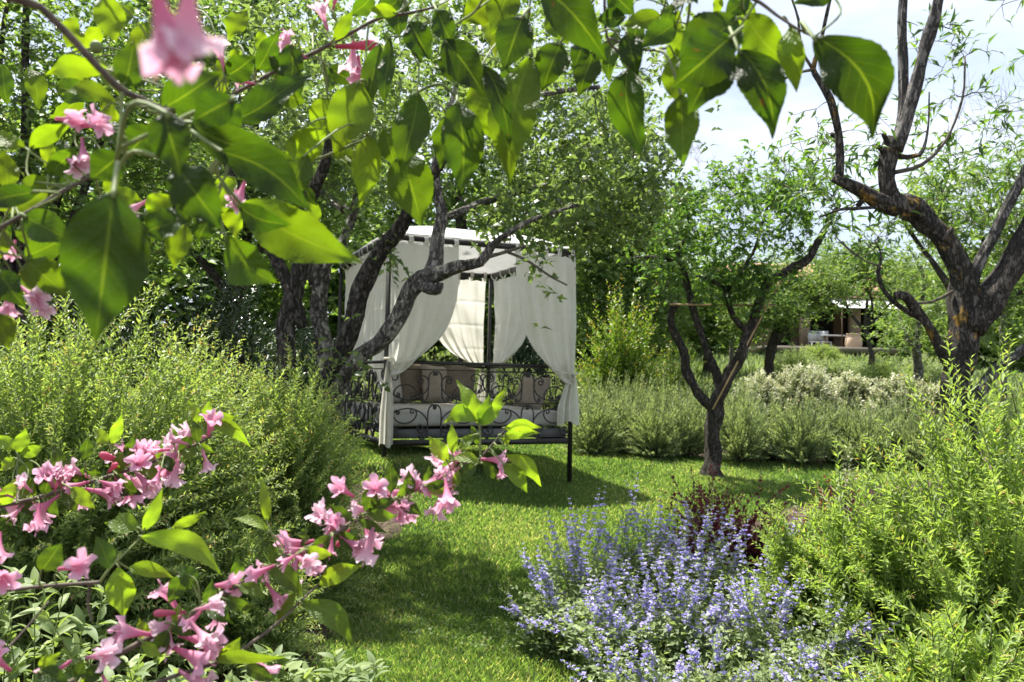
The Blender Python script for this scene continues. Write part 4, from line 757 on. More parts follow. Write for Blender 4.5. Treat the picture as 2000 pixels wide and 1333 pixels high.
for k, (px, d, r, h, n, lab, ln_) in enumerate([
        (1150, 4.3, 0.30, .72, 48, 'catmint with tall violet spikes nearest the daybed post', (-.02, 0)), (1270, 4.6, 0.32, .74, 56, 'catmint with dense violet spikes in front of the sunlit lawn', (0, 0)),
        (1390, 4.4, 0.32, .70, 56, 'catmint with violet spikes before the dark red barberry', (.02, 0)), (1210, 3.75, 0.32, .56, 64, 'catmint spilling over the lawn edge', (-.12, 0)),
        (1340, 3.8, 0.32, .58, 68, 'catmint in the thick of the violet drift', (0, 0)), (1470, 3.7, 0.31, .58, 56, 'catmint mixing into the low yellow-green bush', (0, 0)),
        (1270, 3.25, 0.31, .40, 48, 'leafy catmint at the near edge of the drift by the lawn', (-.05, 0)), (1420, 3.2, 0.32, .42, 48, 'leafy catmint in the middle of the near edge', (0, 0)),
        (1540, 4.05, .26, .66, 48, 'catmint spikes rising behind the low yellow-green bush', (0, 0)), (1640, 3.45, .26, .6, 44, 'catmint spikes threading through the bright green bush', (.03, 0)), (1100, 4.0, .22, .5, 26, 'loose catmint leaning out over the lawn', (-.14, 0)),
        (1580, 3.25, 0.31, .46, 40, 'catmint under the bright green bush', (0, 0)), (1700, 2.95, 0.29, .42, 27, 'sparse catmint in the near corner under the bushes', (0, 0))]):
    catmint(lab, px, d, r, h, n, 200 + k, ln_)

# sage with separate broad leaves
def sage_leaf_mesh(nm, bend, g):
    m = 7; t = np.linspace(0, 1, m); w_ = .5 * np.sin(np.pi * t ** .75) ** .8; w_[0] = .06; w_[-1] = 0
    z = -bend * t ** 2; rows = []
    for i in range(m): rows += [(t[i], -w_[i] * .36, z[i] + .08 * w_[i]), (t[i], 0, z[i]), (t[i], w_[i] * .36, z[i] + .08 * w_[i])]
    V = np.array(rows); F = grid_faces(3, m); return mesh_of(nm, V, F, M['sage'], True, {'rnd': np.full(len(V), float(g.uniform(.15, .95)))})
gs = np.random.default_rng(5); sage_meshes = [sage_leaf_mesh('sage_leaf', b_, gs) for b_ in (.05, .15, .25, .35, .45, .1, .3, .2)]
def sage(label, px, d, r, h, ns, seed, ll=.085):
    g = np.random.default_rng(seed); b = groundpx(px, d); root = thing('sage_plant', label, 'sage', b, 'sage plants in the near border')
    C = dome_tips(b, r, r * .9, h, ns, g, .15, .7, .1); A = b + np.stack([g.normal(0, r * .3, ns), g.normal(0, r * .3, ns), np.full(ns, -.02)], 1); B = A * .5 + C * .5; B[:, 2] += .15 * h
    stem_mesh('stems', A, B, C, .004, .0018, M['gstem'], root)
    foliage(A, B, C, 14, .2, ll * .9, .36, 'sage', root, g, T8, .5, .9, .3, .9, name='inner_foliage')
    for i in range(ns):
        T = nrm(C[i] - B[i])
        for j in range(5):
            az = j * 2.4 + g.uniform(0, 1); q = nrm(np.cross(T, [.2, .3, .9])); q2 = np.cross(T, q); x = nrm(T * g.uniform(.3, .9) + (math.cos(az) * q + math.sin(az) * q2)); z = nrm(np.array([0, 0, 1.]) + g.normal(0, .25, 3) - x * x[2]); z = nrm(z - x * np.dot(z, x)); y = np.cross(z, x); s = ll * g.uniform(.65, 1.2)
            o = bpy.data.objects.new('leaf', sage_meshes[g.integers(8)]); COL.objects.link(o); o.parent = root
            p = C[i] - T * .012 * j - b
            o.matrix_local = Matrix(((x[0] * s, y[0] * s, z[0] * s, p[0]), (x[1] * s, y[1] * s, z[1] * s, p[1]), (x[2] * s, y[2] * s, z[2] * s, p[2]), (0, 0, 0, 1)))
for k, (px, d, r, h, ns, lab) in enumerate([(80, 2.7, .36, .78, 52, 'tall leafy sage at the edge of the view below the long pink spray'), (330, 2.75, .32, .46, 46, 'sage with broad leaves under the near arching blossom branch'), (560, 2.95, .28, .40, 44, 'sage beside the lawn under the tip of the blossom branch'), (690, 3.1, .22, .33, 36, 'outermost low sage growing onto the lawn'), (180, 2.35, .34, .42, 44, 'nearest sage in the lower corner under the pink flowers'), (470, 2.45, .28, .32, 36, 'low pale sage in the near border at the bottom')]):
    sage(lab, px, d, r, h, ns, 300 + k)

# long rough grass on the rising ground before the house
g = np.random.default_rng(17); n = 42000; y = 12 * (34 / 12) ** g.random(n); x = g.uniform(-.7, .75, n) * y; P = np.stack([x, y, gz(x, y) - .01], 1); az = g.uniform(0, 6.28, n); le = g.uniform(.1, .7, n)
o = leaf_mesh('rough_grass', T2, P, np.stack([np.cos(az) * le, np.sin(az) * le, np.ones(n)], 1), np.stack([-np.cos(az), -np.sin(az), .4 + 0 * az], 1), g.uniform(.1, .32, n), .002 * y, M['lav'], None, np.clip(g.normal(.4, .25, n), 0, 1))
tag(o, 'rough long grass on the rising ground before the house', 'grass', kind='stuff')

# ------------------------------------------------------------------ house terrace far behind
M['tile'] = noise_mat('terracotta_roof_tile', [(.3, (.38, .2, .13)), (.7, (.56, .33, .24))], 6, .9)
M['render'] = noise_mat('ochre_render', [(.3, (.3, .22, .15)), (.7, (.4, .3, .21))], 2, .9)
M['dark'] = noise_mat('dark_shaded_interior', [(.3, (.03, .03, .032)), (.7, (.05, .05, .05))], 3, .8)
M['timber'] = noise_mat('dark_timber', [(.3, (.08, .05, .035)), (.7, (.14, .09, .06))], 6, .8)
M['awn'] = noise_mat('white_awning_canvas', [(.3, (.72, .72, .72)), (.7, (.8, .8, .8))], 3, .8, transl=.2)
M['white'] = noise_mat('white_paint', [(.3, (.42, .42, .41)), (.7, (.5, .5, .49))], 6, .6)
M['jar'] = noise_mat('pale_terracotta', [(.3, (.52, .36, .25)), (.7, (.66, .48, .36))], 5, .9, .1)
M['stone'] = noise_mat('pale_stone', [(.3, (.13, .115, .09)), (.7, (.2, .18, .15))], 4, .9, .3)
HD = 38.0; hb = groundpx(1640, HD); hx, hy, hz = hb
house = thing('house', 'low ochre house with terracotta tiled roof and shaded terrace behind the trees', 'house', hb)
def hp(name, c, s, m, par=None): return mesh_obj(name, *box((hx + c[0], hy + c[1], hz + c[2]), s), M[m], par or house, origin=list(house.location))
hp('terrace_slab', (0, -1.2, .0), (9.6, 5.4, .25), 'stone')
hp('back_wall', (0, 3.0, 1.9), (9.6, .3, 3.6), 'render')
hp('side_wall', (-4.0, 1.1, 1.9), (1.6, 3.4, 3.55), 'render')
hp('side_wall', (4.0, 1.1, 1.9), (1.6, 3.4, 3.55), 'render')
for x in (-1.9, .45, 2.9): hp('pillar', (x, -.6, 1.2), (.42, .42, 2.15), 'render')
hp('beam', (0, -.6, 2.45), (6.4, .5, .35), 'timber')
for x in (-2.2, .0, 2.2):
    w_ = hp('window', (x, 2.83, 1.35), (1.7, .06, 2.1), 'timber'); 
    for dx in (-.41, .41): hp('pane', (x + dx, 2.79, 1.35), (.74, .04, 1.95), 'dark', w_)
# pitched roof with rows of half-round tiles
G = Geo(); nr = 32
for i in range(nr):
    x = -5 + i * 10.0 / (nr - 1); a = np.array([hx + x, hy - 1.0, hz + 2.72]); b = np.array([hx + x, hy + 4.6, hz + 4.75]); G.add(*tube(np.linspace(a, b, 8), .17, 6, .04, i))
rf = mesh_obj('roof', *bar(np.array([hx - 5.1, hy + 1.8, hz + 3.66]), np.array([hx + 5.1, hy + 1.8, hz + 3.66]), .1, .1), M['tile'], house)
V = np.array([[-5.1, -1.1, 2.66], [5.1, -1.1, 2.66], [5.1, 4.6, 4.7], [-5.1, 4.6, 4.7], [-5.1, -1.1, 2.54], [5.1, -1.1, 2.54], [5.1, 4.6, 4.58], [-5.1, 4.6, 4.58]]) + [hx, hy, hz]
bpy.data.objects.remove(rf); rf = mesh_obj('roof', V, [(0, 1, 2, 3), (7, 6, 5, 4), (0, 4, 5, 1), (1, 5, 6, 2), (2, 6, 7, 3), (3, 7, 4, 0)], M['tile'], house)
o = G.build('roof_tiles', M['tile'], rf, True, 'stuff', origin=list(house.location))
aw = thing('awning', 'white canvas awning stretched over the house terrace', 'awning', (hx + .6, hy - 1.6, hz + 1.9))
V = np.array([[-.9, -2.4, 1.95], [2.4, -2.4, 1.95], [2.4, -.85, 2.5], [-.9, -.85, 2.5]]) + [hx, hy, hz]; V2 = V - [0, 0, .03]
mesh_obj('canvas', np.concatenate([V, V2]), [(0, 1, 2, 3), (7, 6, 5, 4), (0, 4, 5, 1), (1, 5, 6, 2), (2, 6, 7, 3), (3, 7, 4, 0)], M['awn'], aw)
for x in (-.85, 2.35): mesh_obj('pole', *tube(np.array([[hx + x, hy - 2.38, hz + .12], [hx + x, hy - 2.38, hz + 1], [hx + x, hy - 2.38, hz + 1.95]]), .03, 8), M['timber'], aw)
jb = groundpx(1668, 35.5); 
V, F = lathe([(0, 0), (.2, 0), (.3, .2), (.36, .5), (.34, .75), (.27, .9), (.3, .93), (.3, .97), (.24, .97), (.22, .8)], 28)
jar = mesh_obj('terracotta_jar', V + jb, F, M['jar'], None, True, origin=jb); tag(jar, 'tall pale terracotta jar standing before the house terrace', 'jar')
for k, (px, lab) in enumerate([(1592, 'white garden chair at the far end of the terrace table'), (1612, 'white garden chair in the middle of the terrace')]):
    cb = groundpx(px, 36.2) + [0, 0, .12]; ch = thing('garden_chair', lab, 'chair', cb, 'white terrace chairs')
    mesh_obj('seat', *box(cb + [0, 0, .43], (.45, .45, .04)), M['white'], ch); mesh_obj('backrest', *box(cb + [0, .21, .7], (.45, .04, .5)), M['white'], ch)
    for sx in (-.2, .2):
        for sy in (-.2, .2): mesh_obj('leg', *box(cb + [sx, sy, .205], (.04, .04, .41)), M['white'], ch)
tb = groundpx(1634, 36.4) + [0, 0, .12]; tbl = thing('terrace_table', 'long table with white top on the house terrace', 'table', tb)
mesh_obj('table_top', *box(tb + [0, 0, .73], (1.5, .8, .05)), M['white'], tbl)
for sx in (-.65, .65):
    for sy in (-.33, .33): mesh_obj('leg', *box(tb + [sx, sy, .35], (.06, .06, .7)), M['timber'], tbl)

# ------------------------------------------------------------------ foreground: weigela with pink flowers
M['petal'] = None
def petal_mat(name, c0, c1):
    m, t = new_mat(name); L = t.links.new; a = N(t, 'ShaderNodeAttribute', attribute_name='rnd'); r = ramp(t, [(0, c0), (.55, tuple(.5 * (x + y) for x, y in zip(c0, c1))), (1, c1)]); L(a.outputs['Fac'], r.inputs[0])
    nz = N(t, 'ShaderNodeTexNoise'); nz.inputs['Scale'].default_value = 160; tcn = N(t, 'ShaderNodeTexCoord'); L(tcn.outputs['Object'], nz.inputs[0])
    hs = N(t, 'ShaderNodeHueSaturation'); L(r.outputs[0], hs.inputs['Color']); mt_ = N(t, 'ShaderNodeMath', operation='MULTIPLY_ADD'); L(nz.outputs[0], mt_.inputs[0]); mt_.inputs[1].default_value = .6; mt_.inputs[2].default_value = .7; L(mt_.outputs[0], hs.inputs['Value'])
    p = N(t, 'ShaderNodeBsdfPrincipled'); p.inputs['Roughness'].default_value = .6; p.inputs['Specular IOR Level'].default_value = .25; L(hs.outputs[0], p.inputs['Base Color'])
    tr = N(t, 'ShaderNodeBsdfTranslucent'); L(hs.outputs[0], tr.inputs[0]); ms = N(t, 'ShaderNodeMixShader'); ms.inputs[0].default_value = .42; L(p.outputs[0], ms.inputs[1]); L(tr.outputs[0], ms.inputs[2])
    o = N(t, 'ShaderNodeOutputMaterial'); L(ms.outputs[0], o.inputs[0]); return m
M['petal'] = petal_mat('pink_petal', (.56, .14, .27), (.83, .5, .64)); M['petalp'] = petal_mat('pale_pink_petal', (.62, .24, .36), (.87, .66, .74)); M['bud'] = petal_mat('red_bud', (.5, .08, .15), (.68, .2, .3))
def flower_mesh(nm, mat, seed, bud=False):
    g = np.random.default_rng(seed); nth = 30; th = np.linspace(0, 2 * np.pi, nth, endpoint=False); lob = np.cos(2.5 * th + g.uniform(0, 1)) ** 2  # five lobes
    lob = np.abs(np.cos(2.5 * th)) ** .5; prof = [(0, .05, 0), (.2, .055, 0), (.42, .085, 0), (.6, .14, .0), (.74, .19, .12), (.84, .27, .4), (.93, .36, .75), (.98, .43, 1.)]
    if bud: prof = [(0, .05, 0), (.3, .06, 0), (.6, .1, 0), (.8, .13, 0), (.95, .09, 0), (1, .01, 0)]
    V, R = [], []; tw = g.uniform(-.3, .3, nth) * .0
    wl = g.uniform(.75, 1.15, 5)[(np.arange(nth) * 5 // nth)]; curl = g.uniform(-.1, .25, 5)[(np.arange(nth) * 5 // nth)]
    for x, r, l in prof:
        rr = r * (1 - l * .62 * (1 - lob)) * (1 + l * (wl - 1)); xx = x - l * (.05 + curl) * lob - l * .12 * (1 - lob)
        xx = xx + l * .04 * np.sin(10 * th + seed)
        V.append(np.stack([xx + 0 * th, rr * np.cos(th), rr * np.sin(th)], 1)); R.append(np.full(nth, min(1, x * .6 + l * .5)))
    k = len(prof); i = np.arange(k - 1)[:, None] * nth; j = np.arange(nth)[None]; j2 = (j + 1) % nth
    F = np.stack([(i + j).ravel(), (i + j2).ravel(), (i + nth + j2).ravel(), (i + nth + j).ravel()], 1)
    V, R = np.concatenate(V), np.concatenate(R)
    if not bud:
        b_ = len(V); tv = [(x_, r_ * math.cos(a_), r_ * math.sin(a_) + .03 * x_) for x_, r_ in ((.4, .012), (.95, .012), (1.04, .03), (1.1, .008)) for a_ in (0, 2.1, 4.2)]
        V = np.concatenate([V, tv]); R = np.concatenate([R, np.full(12, 1.)]); F = np.concatenate([F, [[b_ + i * 3 + j, b_ + i * 3 + (j + 1) % 3, b_ + i * 3 + 3 + (j + 1) % 3, b_ + i * 3 + 3 + j] for i in range(3) for j in range(3)]])
    return mesh_of(nm, V, F, M[mat], True, {'rnd': R})
FL = [flower_mesh('flower', 'petal' if s % 3 else 'petalp', s) for s in range(12)]; BUD = flower_mesh('bud', 'bud', 9, True)
gf = np.random.default_rng(77)
STEMS = {}
def stalk(root, p, x, r, maxd, name):
    """thin stalk from the nearest point of the thing's stems to p"""
    A = np.concatenate(STEMS[root.name]); d = np.linalg.norm(A - p, axis=1); i = int(np.argmin(d))
    if d[i] > maxd or d[i] < .002: return
    a = A[i]; m = (a + p) / 2 - x * d[i] * .25
    mesh_obj(name, *tube(catmull(np.array([a, m, p, p + x * .004]), n=4), r, 5), M['gstem'], root, True)
def flower(root, px, py, d, dirx, diry, size_px, toward=.3, kind=None):
    """trumpet whose base is at the pixel and which points along (dirx, diry) in the picture; toward > 0 faces the camera"""
    p = at(px, py, d); x = nrm(rt * dirx - up * diry - fw * toward); s = size_px * d / FPX; q = nrm(np.cross(x, [.3, .2, .9])); a = gf.uniform(0, 6.28); y = math.cos(a) * q + math.sin(a) * np.cross(x, q); z = np.cross(x, y)
    stalk(root, p, x, .0007, .07, 'pedicel')
    me = BUD if kind == 'bud' else FL[kind if kind is not None else gf.integers(12)]
    o = bpy.data.objects.new('bud' if kind == 'bud' else 'flower', me); COL.objects.link(o); o.parent = root; p = p - np.array(root.location)
    o.matrix_local = Matrix(((x[0] * s, y[0] * s, z[0] * s, p[0]), (x[1] * s, y[1] * s, z[1] * s, p[1]), (x[2] * s, y[2] * s, z[2] * s, p[2]), (0, 0, 0, 1)))
def big_leaf(root, b, t, wpx, d, roll=0., bend=.1, side=.0, tone=.5, mat='fore', dd=0., fold=.18, petiole=None):
    """leaf blade from base pixel b to tip pixel t, wpx wide, at distance d (tip at d + dd); roll turns it about its midrib,
    bend arches it, side curves it sideways in its own plane"""
    P0 = at(b[0], b[1], d); P1_ = at(t[0], t[1], d + dd); ax = P1_ - P0; ln = np.linalg.norm(ax); x = ax / ln
    z = -(P0 - CAM) ; z = nrm(z - x * np.dot(z, x)); y = np.cross(z, x); cr, sr = math.cos(roll), math.sin(roll); y, z = cr * y + sr * z, cr * z - sr * y
    wd = wpx * d / FPX / max(.45, abs(cr)); m, k = 30, 8; u = np.linspace(0, 1, m); seed = int(abs(b[0] * 7 + t[1] * 3)) % 9973; g = np.random.default_rng(seed)
    prof = np.sin(np.pi * u ** .84) ** .95 * (1 - .3 * sstep(.6, .95, u)); prof = prof / prof.max(); prof[0] = .03; prof[-1] = 0.003
    ser = 1 + .018 * np.where(np.arange(m) % 2, 1, -1) * sstep(.12, .3, u)
    V, UV = [], []; ph = g.uniform(0, 6, 3); am = g.uniform(1., 2.6); tw = g.normal(0, .35)
    for i in range(m):
        for j in range(-k // 2, k // 2 + 1):
            v = j / (k / 2); hw = .5 * wd * prof[i] * (ser[i] if abs(j) == k // 2 else 1)
            zc = bend * ln * math.sin(math.pi * u[i] ** .9) + fold * hw * abs(v) ** 1.3 * 1.2 + am * .05 * wd * math.sin(7 * u[i] + ph[0]) * v * prof[i] + am * .025 * wd * math.sin(19 * u[i] + ph[1] + 2 * v) * abs(v) + .015 * wd * math.cos(2 * math.pi * (7.5 * u[i] - 2.1 * abs(v))) * prof[i]
            yc = v * hw + side * ln * math.sin(math.pi * u[i])
            ct, st = math.cos(tw * u[i]), math.sin(tw * u[i]); zc += .06 * ln * math.sin(2.2 * math.pi * u[i] + ph[2]) * am * .3
            V.append(P0 + x * ln * u[i] + y * (yc * ct - zc * st * .4) + z * (zc + yc * st)); UV.append((v, u[i], 0))
    V = np.array(V); F = grid_faces(k + 1, m)
    mesh_obj('leaf', V, F, M[mat], root, True, {'rnd': np.full(len(V), tone), 'leafuv': np.array(UV)})
    stalk(root, P0, x, .0009 + .0005 * (wpx > 60), .14, 'petiole')
    if petiole is not None:
        q = at(petiole[0], petiole[1], d + (petiole[2] if len(petiole) > 2 else .01)); mid = (q + P0) / 2 + g.normal(0, .002, 3)
        mesh_obj('petiole', *tube(catmull(np.array([q, mid, P0, P0 + x * ln * .12 + z * bend * ln * .3]), n=5), .0011 + .0006 * (wpx > 60), 6), M['gstem'], root, True)
def stem(root, pts, mat='fstem', name='branch', off=None):
    P = np.array([at(a, b, d) for a, b, d, w_ in pts]); R = np.array([w_ / 2 * d / FPX for a, b, d, w_ in pts])
    P0, R0 = P[0], R[0]; P, R = catmull(P, n=8, extra=R)
    if off is not None:   # the hidden run back to the root, sagging straight in from the edge of the view
        o0 = np.concatenate([np.array(off[0]), P0[None]]); seg = [o0[0]]; u = np.linspace(0, 1, 40)[:, None]
        Q, q = [], []; cum = np.concatenate([[0], np.cumsum(np.linalg.norm(np.diff(o0, axis=0), axis=1))]); cum /= cum[-1]; rr = np.concatenate([np.array(off[1]), [R0]])
        Q = np.stack([np.interp(u[:, 0], cum, o0[:, c]) for c in range(3)], 1); q = np.interp(u[:, 0], cum, rr)
        for _ in range(14): Q[1:-1] = (Q[:-2] + 2 * Q[1:-1] + Q[2:]) / 4
        P = np.concatenate([Q[:-1], P]); R = np.concatenate([q[:-1], R])
    STEMS.setdefault(root.name, []).append(P); mesh_obj(name, *tube(P, R, 10, .05, len(P), .0), M[mat], root, True)

wb = np.array([-.75, .15, float(gz(-.75, .15))])
W1 = thing('weigela_shrub', 'overhanging weigela branches with big backlit green leaves across the top of the view', 'shrub', wb, 'pink-flowered shrubs framing the view')
b0 = [wb + [0, 0, -.05], wb + [-.02, .02, 1.0], wb + [.15, .12, 1.85], at(-60, -120, .42)]
stem(W1, [(80, 15, .46, 15), (135, 70, .47, 15), (190, 130, .48, 14), (238, 176, .49, 13), (280, 195, .5, 11), (318, 214, .51, 9), (380, 260, .53, 7), (440, 300, .55, 5)], off=(b0, [.014, .012, .009, .006]))
stem(W1, [(238, 176, .49, 8), (236, 240, .49, 7), (228, 310, .48, 6), (224, 378, .48, 5)], 'gstem', 'twig')
stem(W1, [(0, 445, .6, 9), (60, 412, .61, 9), (120, 375, .62, 8), (178, 343, .63, 7), (215, 300, .63, 4)], off=([wb + [0, .03, -.05], wb + [-.05, .1, .8], at(-160, 560, .58)], [.009, .007, .004]))
stem(W1, [(420, 205, .78, 7), (490, 166, .78, 8), (560, 128, .78, 8), (620, 100, .78, 8), (690, 62, .78, 7), (742, 36, .78, 7), (800, 26, .78, 6), (850, 14, .78, 5)], off=([at(318, 214, .51), at(370, 215, .66)], [.0012, .0014]))
stem(W1, [(740, -30, .74, 10), (860, -35, .72, 10), (1000, -40, .7, 9), (1120, -36, .68, 9), (1260, -30, .66, 9), (1400, -14, .63, 9), (1470, -2, .62, 8), (1520, 32, .61, 6), (1560, 58, .6, 5), (1590, 73, .6, 4)], off=([wb + [.03, 0, -.05], wb + [.1, -.02, 1.2], wb + [.35, .2, 2.05], at(500, -180, .74)], [.014, .012, .009, .006]))
stem(W1, [(1035, -40, .69, 6), (1036, 0, .7, 5), (1030, 40, .7, 4), (1040, 110, .71, 3)], 'gstem', 'twig')
stem(W1, [(960, -38, .7, 6), (930, 20, .72, 5), (895, 45, .73, 5), (870, 70, .73, 4), (880, 120, .74, 3), (893, 200, .74, 2.5)], 'gstem', 'twig')
stem(W1, [(1180, -34, .67, 7), (1140, 30, .7, 5), (1120, 60, .7, 4)], 'gstem', 'twig')
stem(W1, [(1180, -34, .67, 6), (1185, 70, .69, 5), (1215, 110, .7, 4), (1225, 135, .7, 3)], 'fstem', 'twig')
stem(W1, [(1300, 95, .66, 5), (1260, 98, .66, 4), (1190, 75, .68, 5)], 'fstem', 'twig')
stem(W1, [(1480, 0, .62, 6), (1440, 60, .62, 4), (1430, 72, .62, 3)], 'gstem', 'twig')
stem(W1, [(815, 24, .78, 5), (818, 90, .77, 4), (815, 180, .76, 3), (790, 300, .76, 2.5)], 'gstem', 'twig')
stem(W1, [(720, 48, .78, 5), (715, 100, .77, 4), (716, 150, .76, 3), (724, 268, .76, 2)], 'gstem', 'twig')
UL = [  # base, tip, width px, distance, roll, bend, side, tone
 ((205, -8), (228, 88), 62, .6, .2, .05, .0, 1.), ((213, 138), (86, 148), 48, .62, -.2, .08, -.12, .95), ((243, 172), (262, 80), 68, .58, .1, .05, 0, .35), ((228, 203), (119, 184), 34, .58, .5, .1, -.12, .8),
 ((318, 213), (432, 140), 92, .56, .2, .06, 0, .3), ((458, 192), (374, 238), 76, .45, .1, .05, 0, .05), ((455, 238), (612, 146), 68, .62, -.5, .08, -.05, .15), ((322, 220), (355, 348), 92, .42, .1, .05, 0, .1),
 ((372, 240), (578, 308), 82, .52, .2, .08, -.06, .3), ((432, 296), (610, 416), 88, .5, .2, .06, .1, .08), ((468, 396), (706, 514), 112, .6, .1, .05, -.03, .75), ((462, 402), (570, 440), 52, .56, .3, .1, -.05, .1),
 ((222, 374), (186, 670), 172, .42, .05, .04, .0, .25), ((240, 300), (176, 352), 74, .5, .1, .05, 0, .1), ((345, 322), (432, 446), 102, .46, .15, .05, .0, .22), ((372, 424), (278, 462), 62, .55, .6, .1, 0, .3),
 ((412, 424), (384, 474), 48, .55, .2, .05, 0, .2), ((440, 462), (544, 553), 66, .55, .8, .08, -.06, .5), ((362, 438), (338, 526), 52, .58, .3, .06, 0, .9), ((50, 290), (-16, 252), 40, .66, .2, .08, .1, .9),
 ((58, 290), (147, 240), 40, .66, .2, .1, .1, .85), ((95, 342), (152, 286), 46, .64, .2, .06, 0, .5), ((16, 372), (6, 290), 48, .66, .1, .05, 0, .8), ((100, 362), (36, 356), 44, .64, .2, .06, .08, .7),
 ((72, 374), (-34, 398), 50, .55, .2, .06, 0, .15), ((102, 366), (-6, 412), 36, .66, .3, .1, .1, .95), ((44, 420), (146, 476), 72, .6, .1, .05, 0, .4), ((48, 502), (136, 462), 54, .66, .2, .06, 0, .5),
 ((52, 508), (134, 580), 76, .64, .15, .05, 0, .7), ((-6, 528), (52, 602), 58, .56, .2, .06, 0, .1), ((-4, 612), (18, 684), 54, .6, .2, .06, 0, .8), ((4, 440), (-20, 520), 60, .66, .2, .06, 0, .8), ((60, 480), (50, 430), 50, .68, .2, .05, 0, .6),
 ((30, 560), (140, 540), 50, .7, .1, .06, 0, .6), ((300, 250), (250, 300), 70, .6, .1, .05, 0, .2), ((290, 420), (340, 380), 60, .68, .2, .05, 0, .9), ((560, 310), (640, 250), 70, .74, .2, .06, 0, .9), ((600, 300), (560, 400), 60, .7, .2, .05, 0, .5),
 ((700, 160), (652, 306), 100, .74, .05, .05, .05, .85), ((724, 266), (702, 406), 68, .74, .1, .05, 0, .9), ((816, 180), (782, 347), 78, .72, .15, .04, .03, .4), ((788, 296), (824, 442), 100, .76, .1, .05, 0, .6), ((893, 198), (900, 380), 92, .72, .1, .04, .05, .35),
 ((868, 78), (947, 186), 80, .66, .1, .04, .03, .05), ((922, 165), (968, 278), 74, .74, .1, .05, 0, .8), ((1022, 30), (982, 140), 80, .66, .15, .05, 0, .1), ((1036, 108), (994, 362), 108, .72, .05, .04, -.05, .7), ((942, 126), (994, 292), 50, .66, .4, .05, .12, .05), ((1096, 82), (1058, 178), 76, .72, .1, .05, 0, .3),
 ((1142, 82), (1120, 137), 42, .64, .2, .05, 0, .05), ((1050, -24), (1184, 122), 96, .6, .2, .05, .1, .15), ((800, 42), (840, 118), 64, .68, .1, .05, 0, .1), ((852, 18), (886, 92), 56, .66, .1, .05, 0, .15), ((762, 72), (754, 218), 34, .72, .5, .05, 0, .2), ((742, 86), (716, 222), 48, .76, .3, .05, 0, .4),
 ((782, -2), (734, 36), 42, .76, .2, .05, 0, .2), ((962, 0), (902, 48), 64, .76, .1, .05, 0, .8), ((1222, 34), (1163, 38), 42, .68, .1, .05, 0, .1), ((1224, 62), (1246, 150), 54, .66, .15, .05, 0, .1), ((1226, 130), (1256, 312), 92, .68, .15, .04, -.06, .3), ((1322, 44), (1248, 98), 60, .68, .1, .05, 0, .4), ((1290, 30), (1212, 56), 46, .7, .2, .05, 0, .7),
 ((1430, 70), (1311, 174), 118, .58, .05, .04, .0, .06), ((1442, 36), (1318, 136), 120, .62, .1, .04, 0, .35), ((1330, 186), (1338, 326), 84, .64, .1, .05, 0, .6), ((1425, 92), (1343, 224), 98, .6, .5, .06, 0, .2), ((1442, 96), (1507, 272), 88, .58, .3, .04, .14, .12), ((1455, 28), (1536, 124), 84, .64, .1, .05, -.04, .75),
 ((1542, 50), (1556, 182), 54, .62, .2, .05, 0, .85), ((1588, 73), (1702, 274), 118, .56, .35, .03, .2, .05), ((1628, -6), (1548, 6), 40, .62, .2, .05, 0, .1), ((1362, -8), (1308, 22), 46, .62, .7, .06, 0, .3), ((1462, -6), (1412, 38), 46, .64, .1, .05, 0, .3), ((1340, 60), (1298, 120), 66, .7, .1, .05, 0, .8),
 ((1318, 110), (1330, 210), 60, .68, .3, .05, 0, .8), ((1000, -30), (960, 70), 74, .74, .1, .05, 0, .7), ((1080, 10), (1110, 90), 66, .76, .2, .05, 0, .7), ((1190, -20), (1240, 30), 60, .68, .1, .05, 0, .2), ((640, 190), (620, 270), 56, .78, .2, .05, 0, .9), ((500, 140), (545, 60), 46, .76, .2, .06, 0, .3), ((440, 150), (500, 110), 56, .74, .3, .06, 0, .15), ((420, 130), (380, 95), 48, .74, .2, .06, 0, .2),
 ((650, 80), (690, 20), 30, .76, .2, .06, 0, .8), ((420, 260), (470, 200), 60, .6, .2, .05, 0, .15), ((540, 180), (600, 200), 46, .78, .2, .05, 0, .6), ((990, 130), (1010, 220), 60, .76, .1, .05, 0, .5), ((880, 230), (860, 330), 56, .78, .3, .05, 0, .5), ((750, 250), (775, 330), 50, .78, .2, .05, 0, .6), ((1160, 100), (1130, 190), 60, .76, .2, .05, 0, .3)]
for b, t, w_, d, ro, be, si, to in UL: big_leaf(W1, b, t, w_ * .92, d, ro, be, si, to)
gx = np.random.default_rng(404)
for _ in range(64):   # smaller leaves further back along the same branches
    if gx.random() < .66: bx, by = gx.uniform(-10, 660), gx.uniform(-10, 430)
    else: bx, by = gx.uniform(700, 1480), gx.uniform(-20, 120)
    an = gx.normal(1.45, .7); ll_ = gx.uniform(50, 95); big_leaf(W1, (bx, by), (bx + ll_ * math.cos(an), by + ll_ * math.sin(an)), ll_ * gx.uniform(.4, .58), gx.uniform(.72, .95), gx.normal(0, .5), .06, gx.normal(0, .05), gx.choice([.15, .35, .7, .9, 1.]))
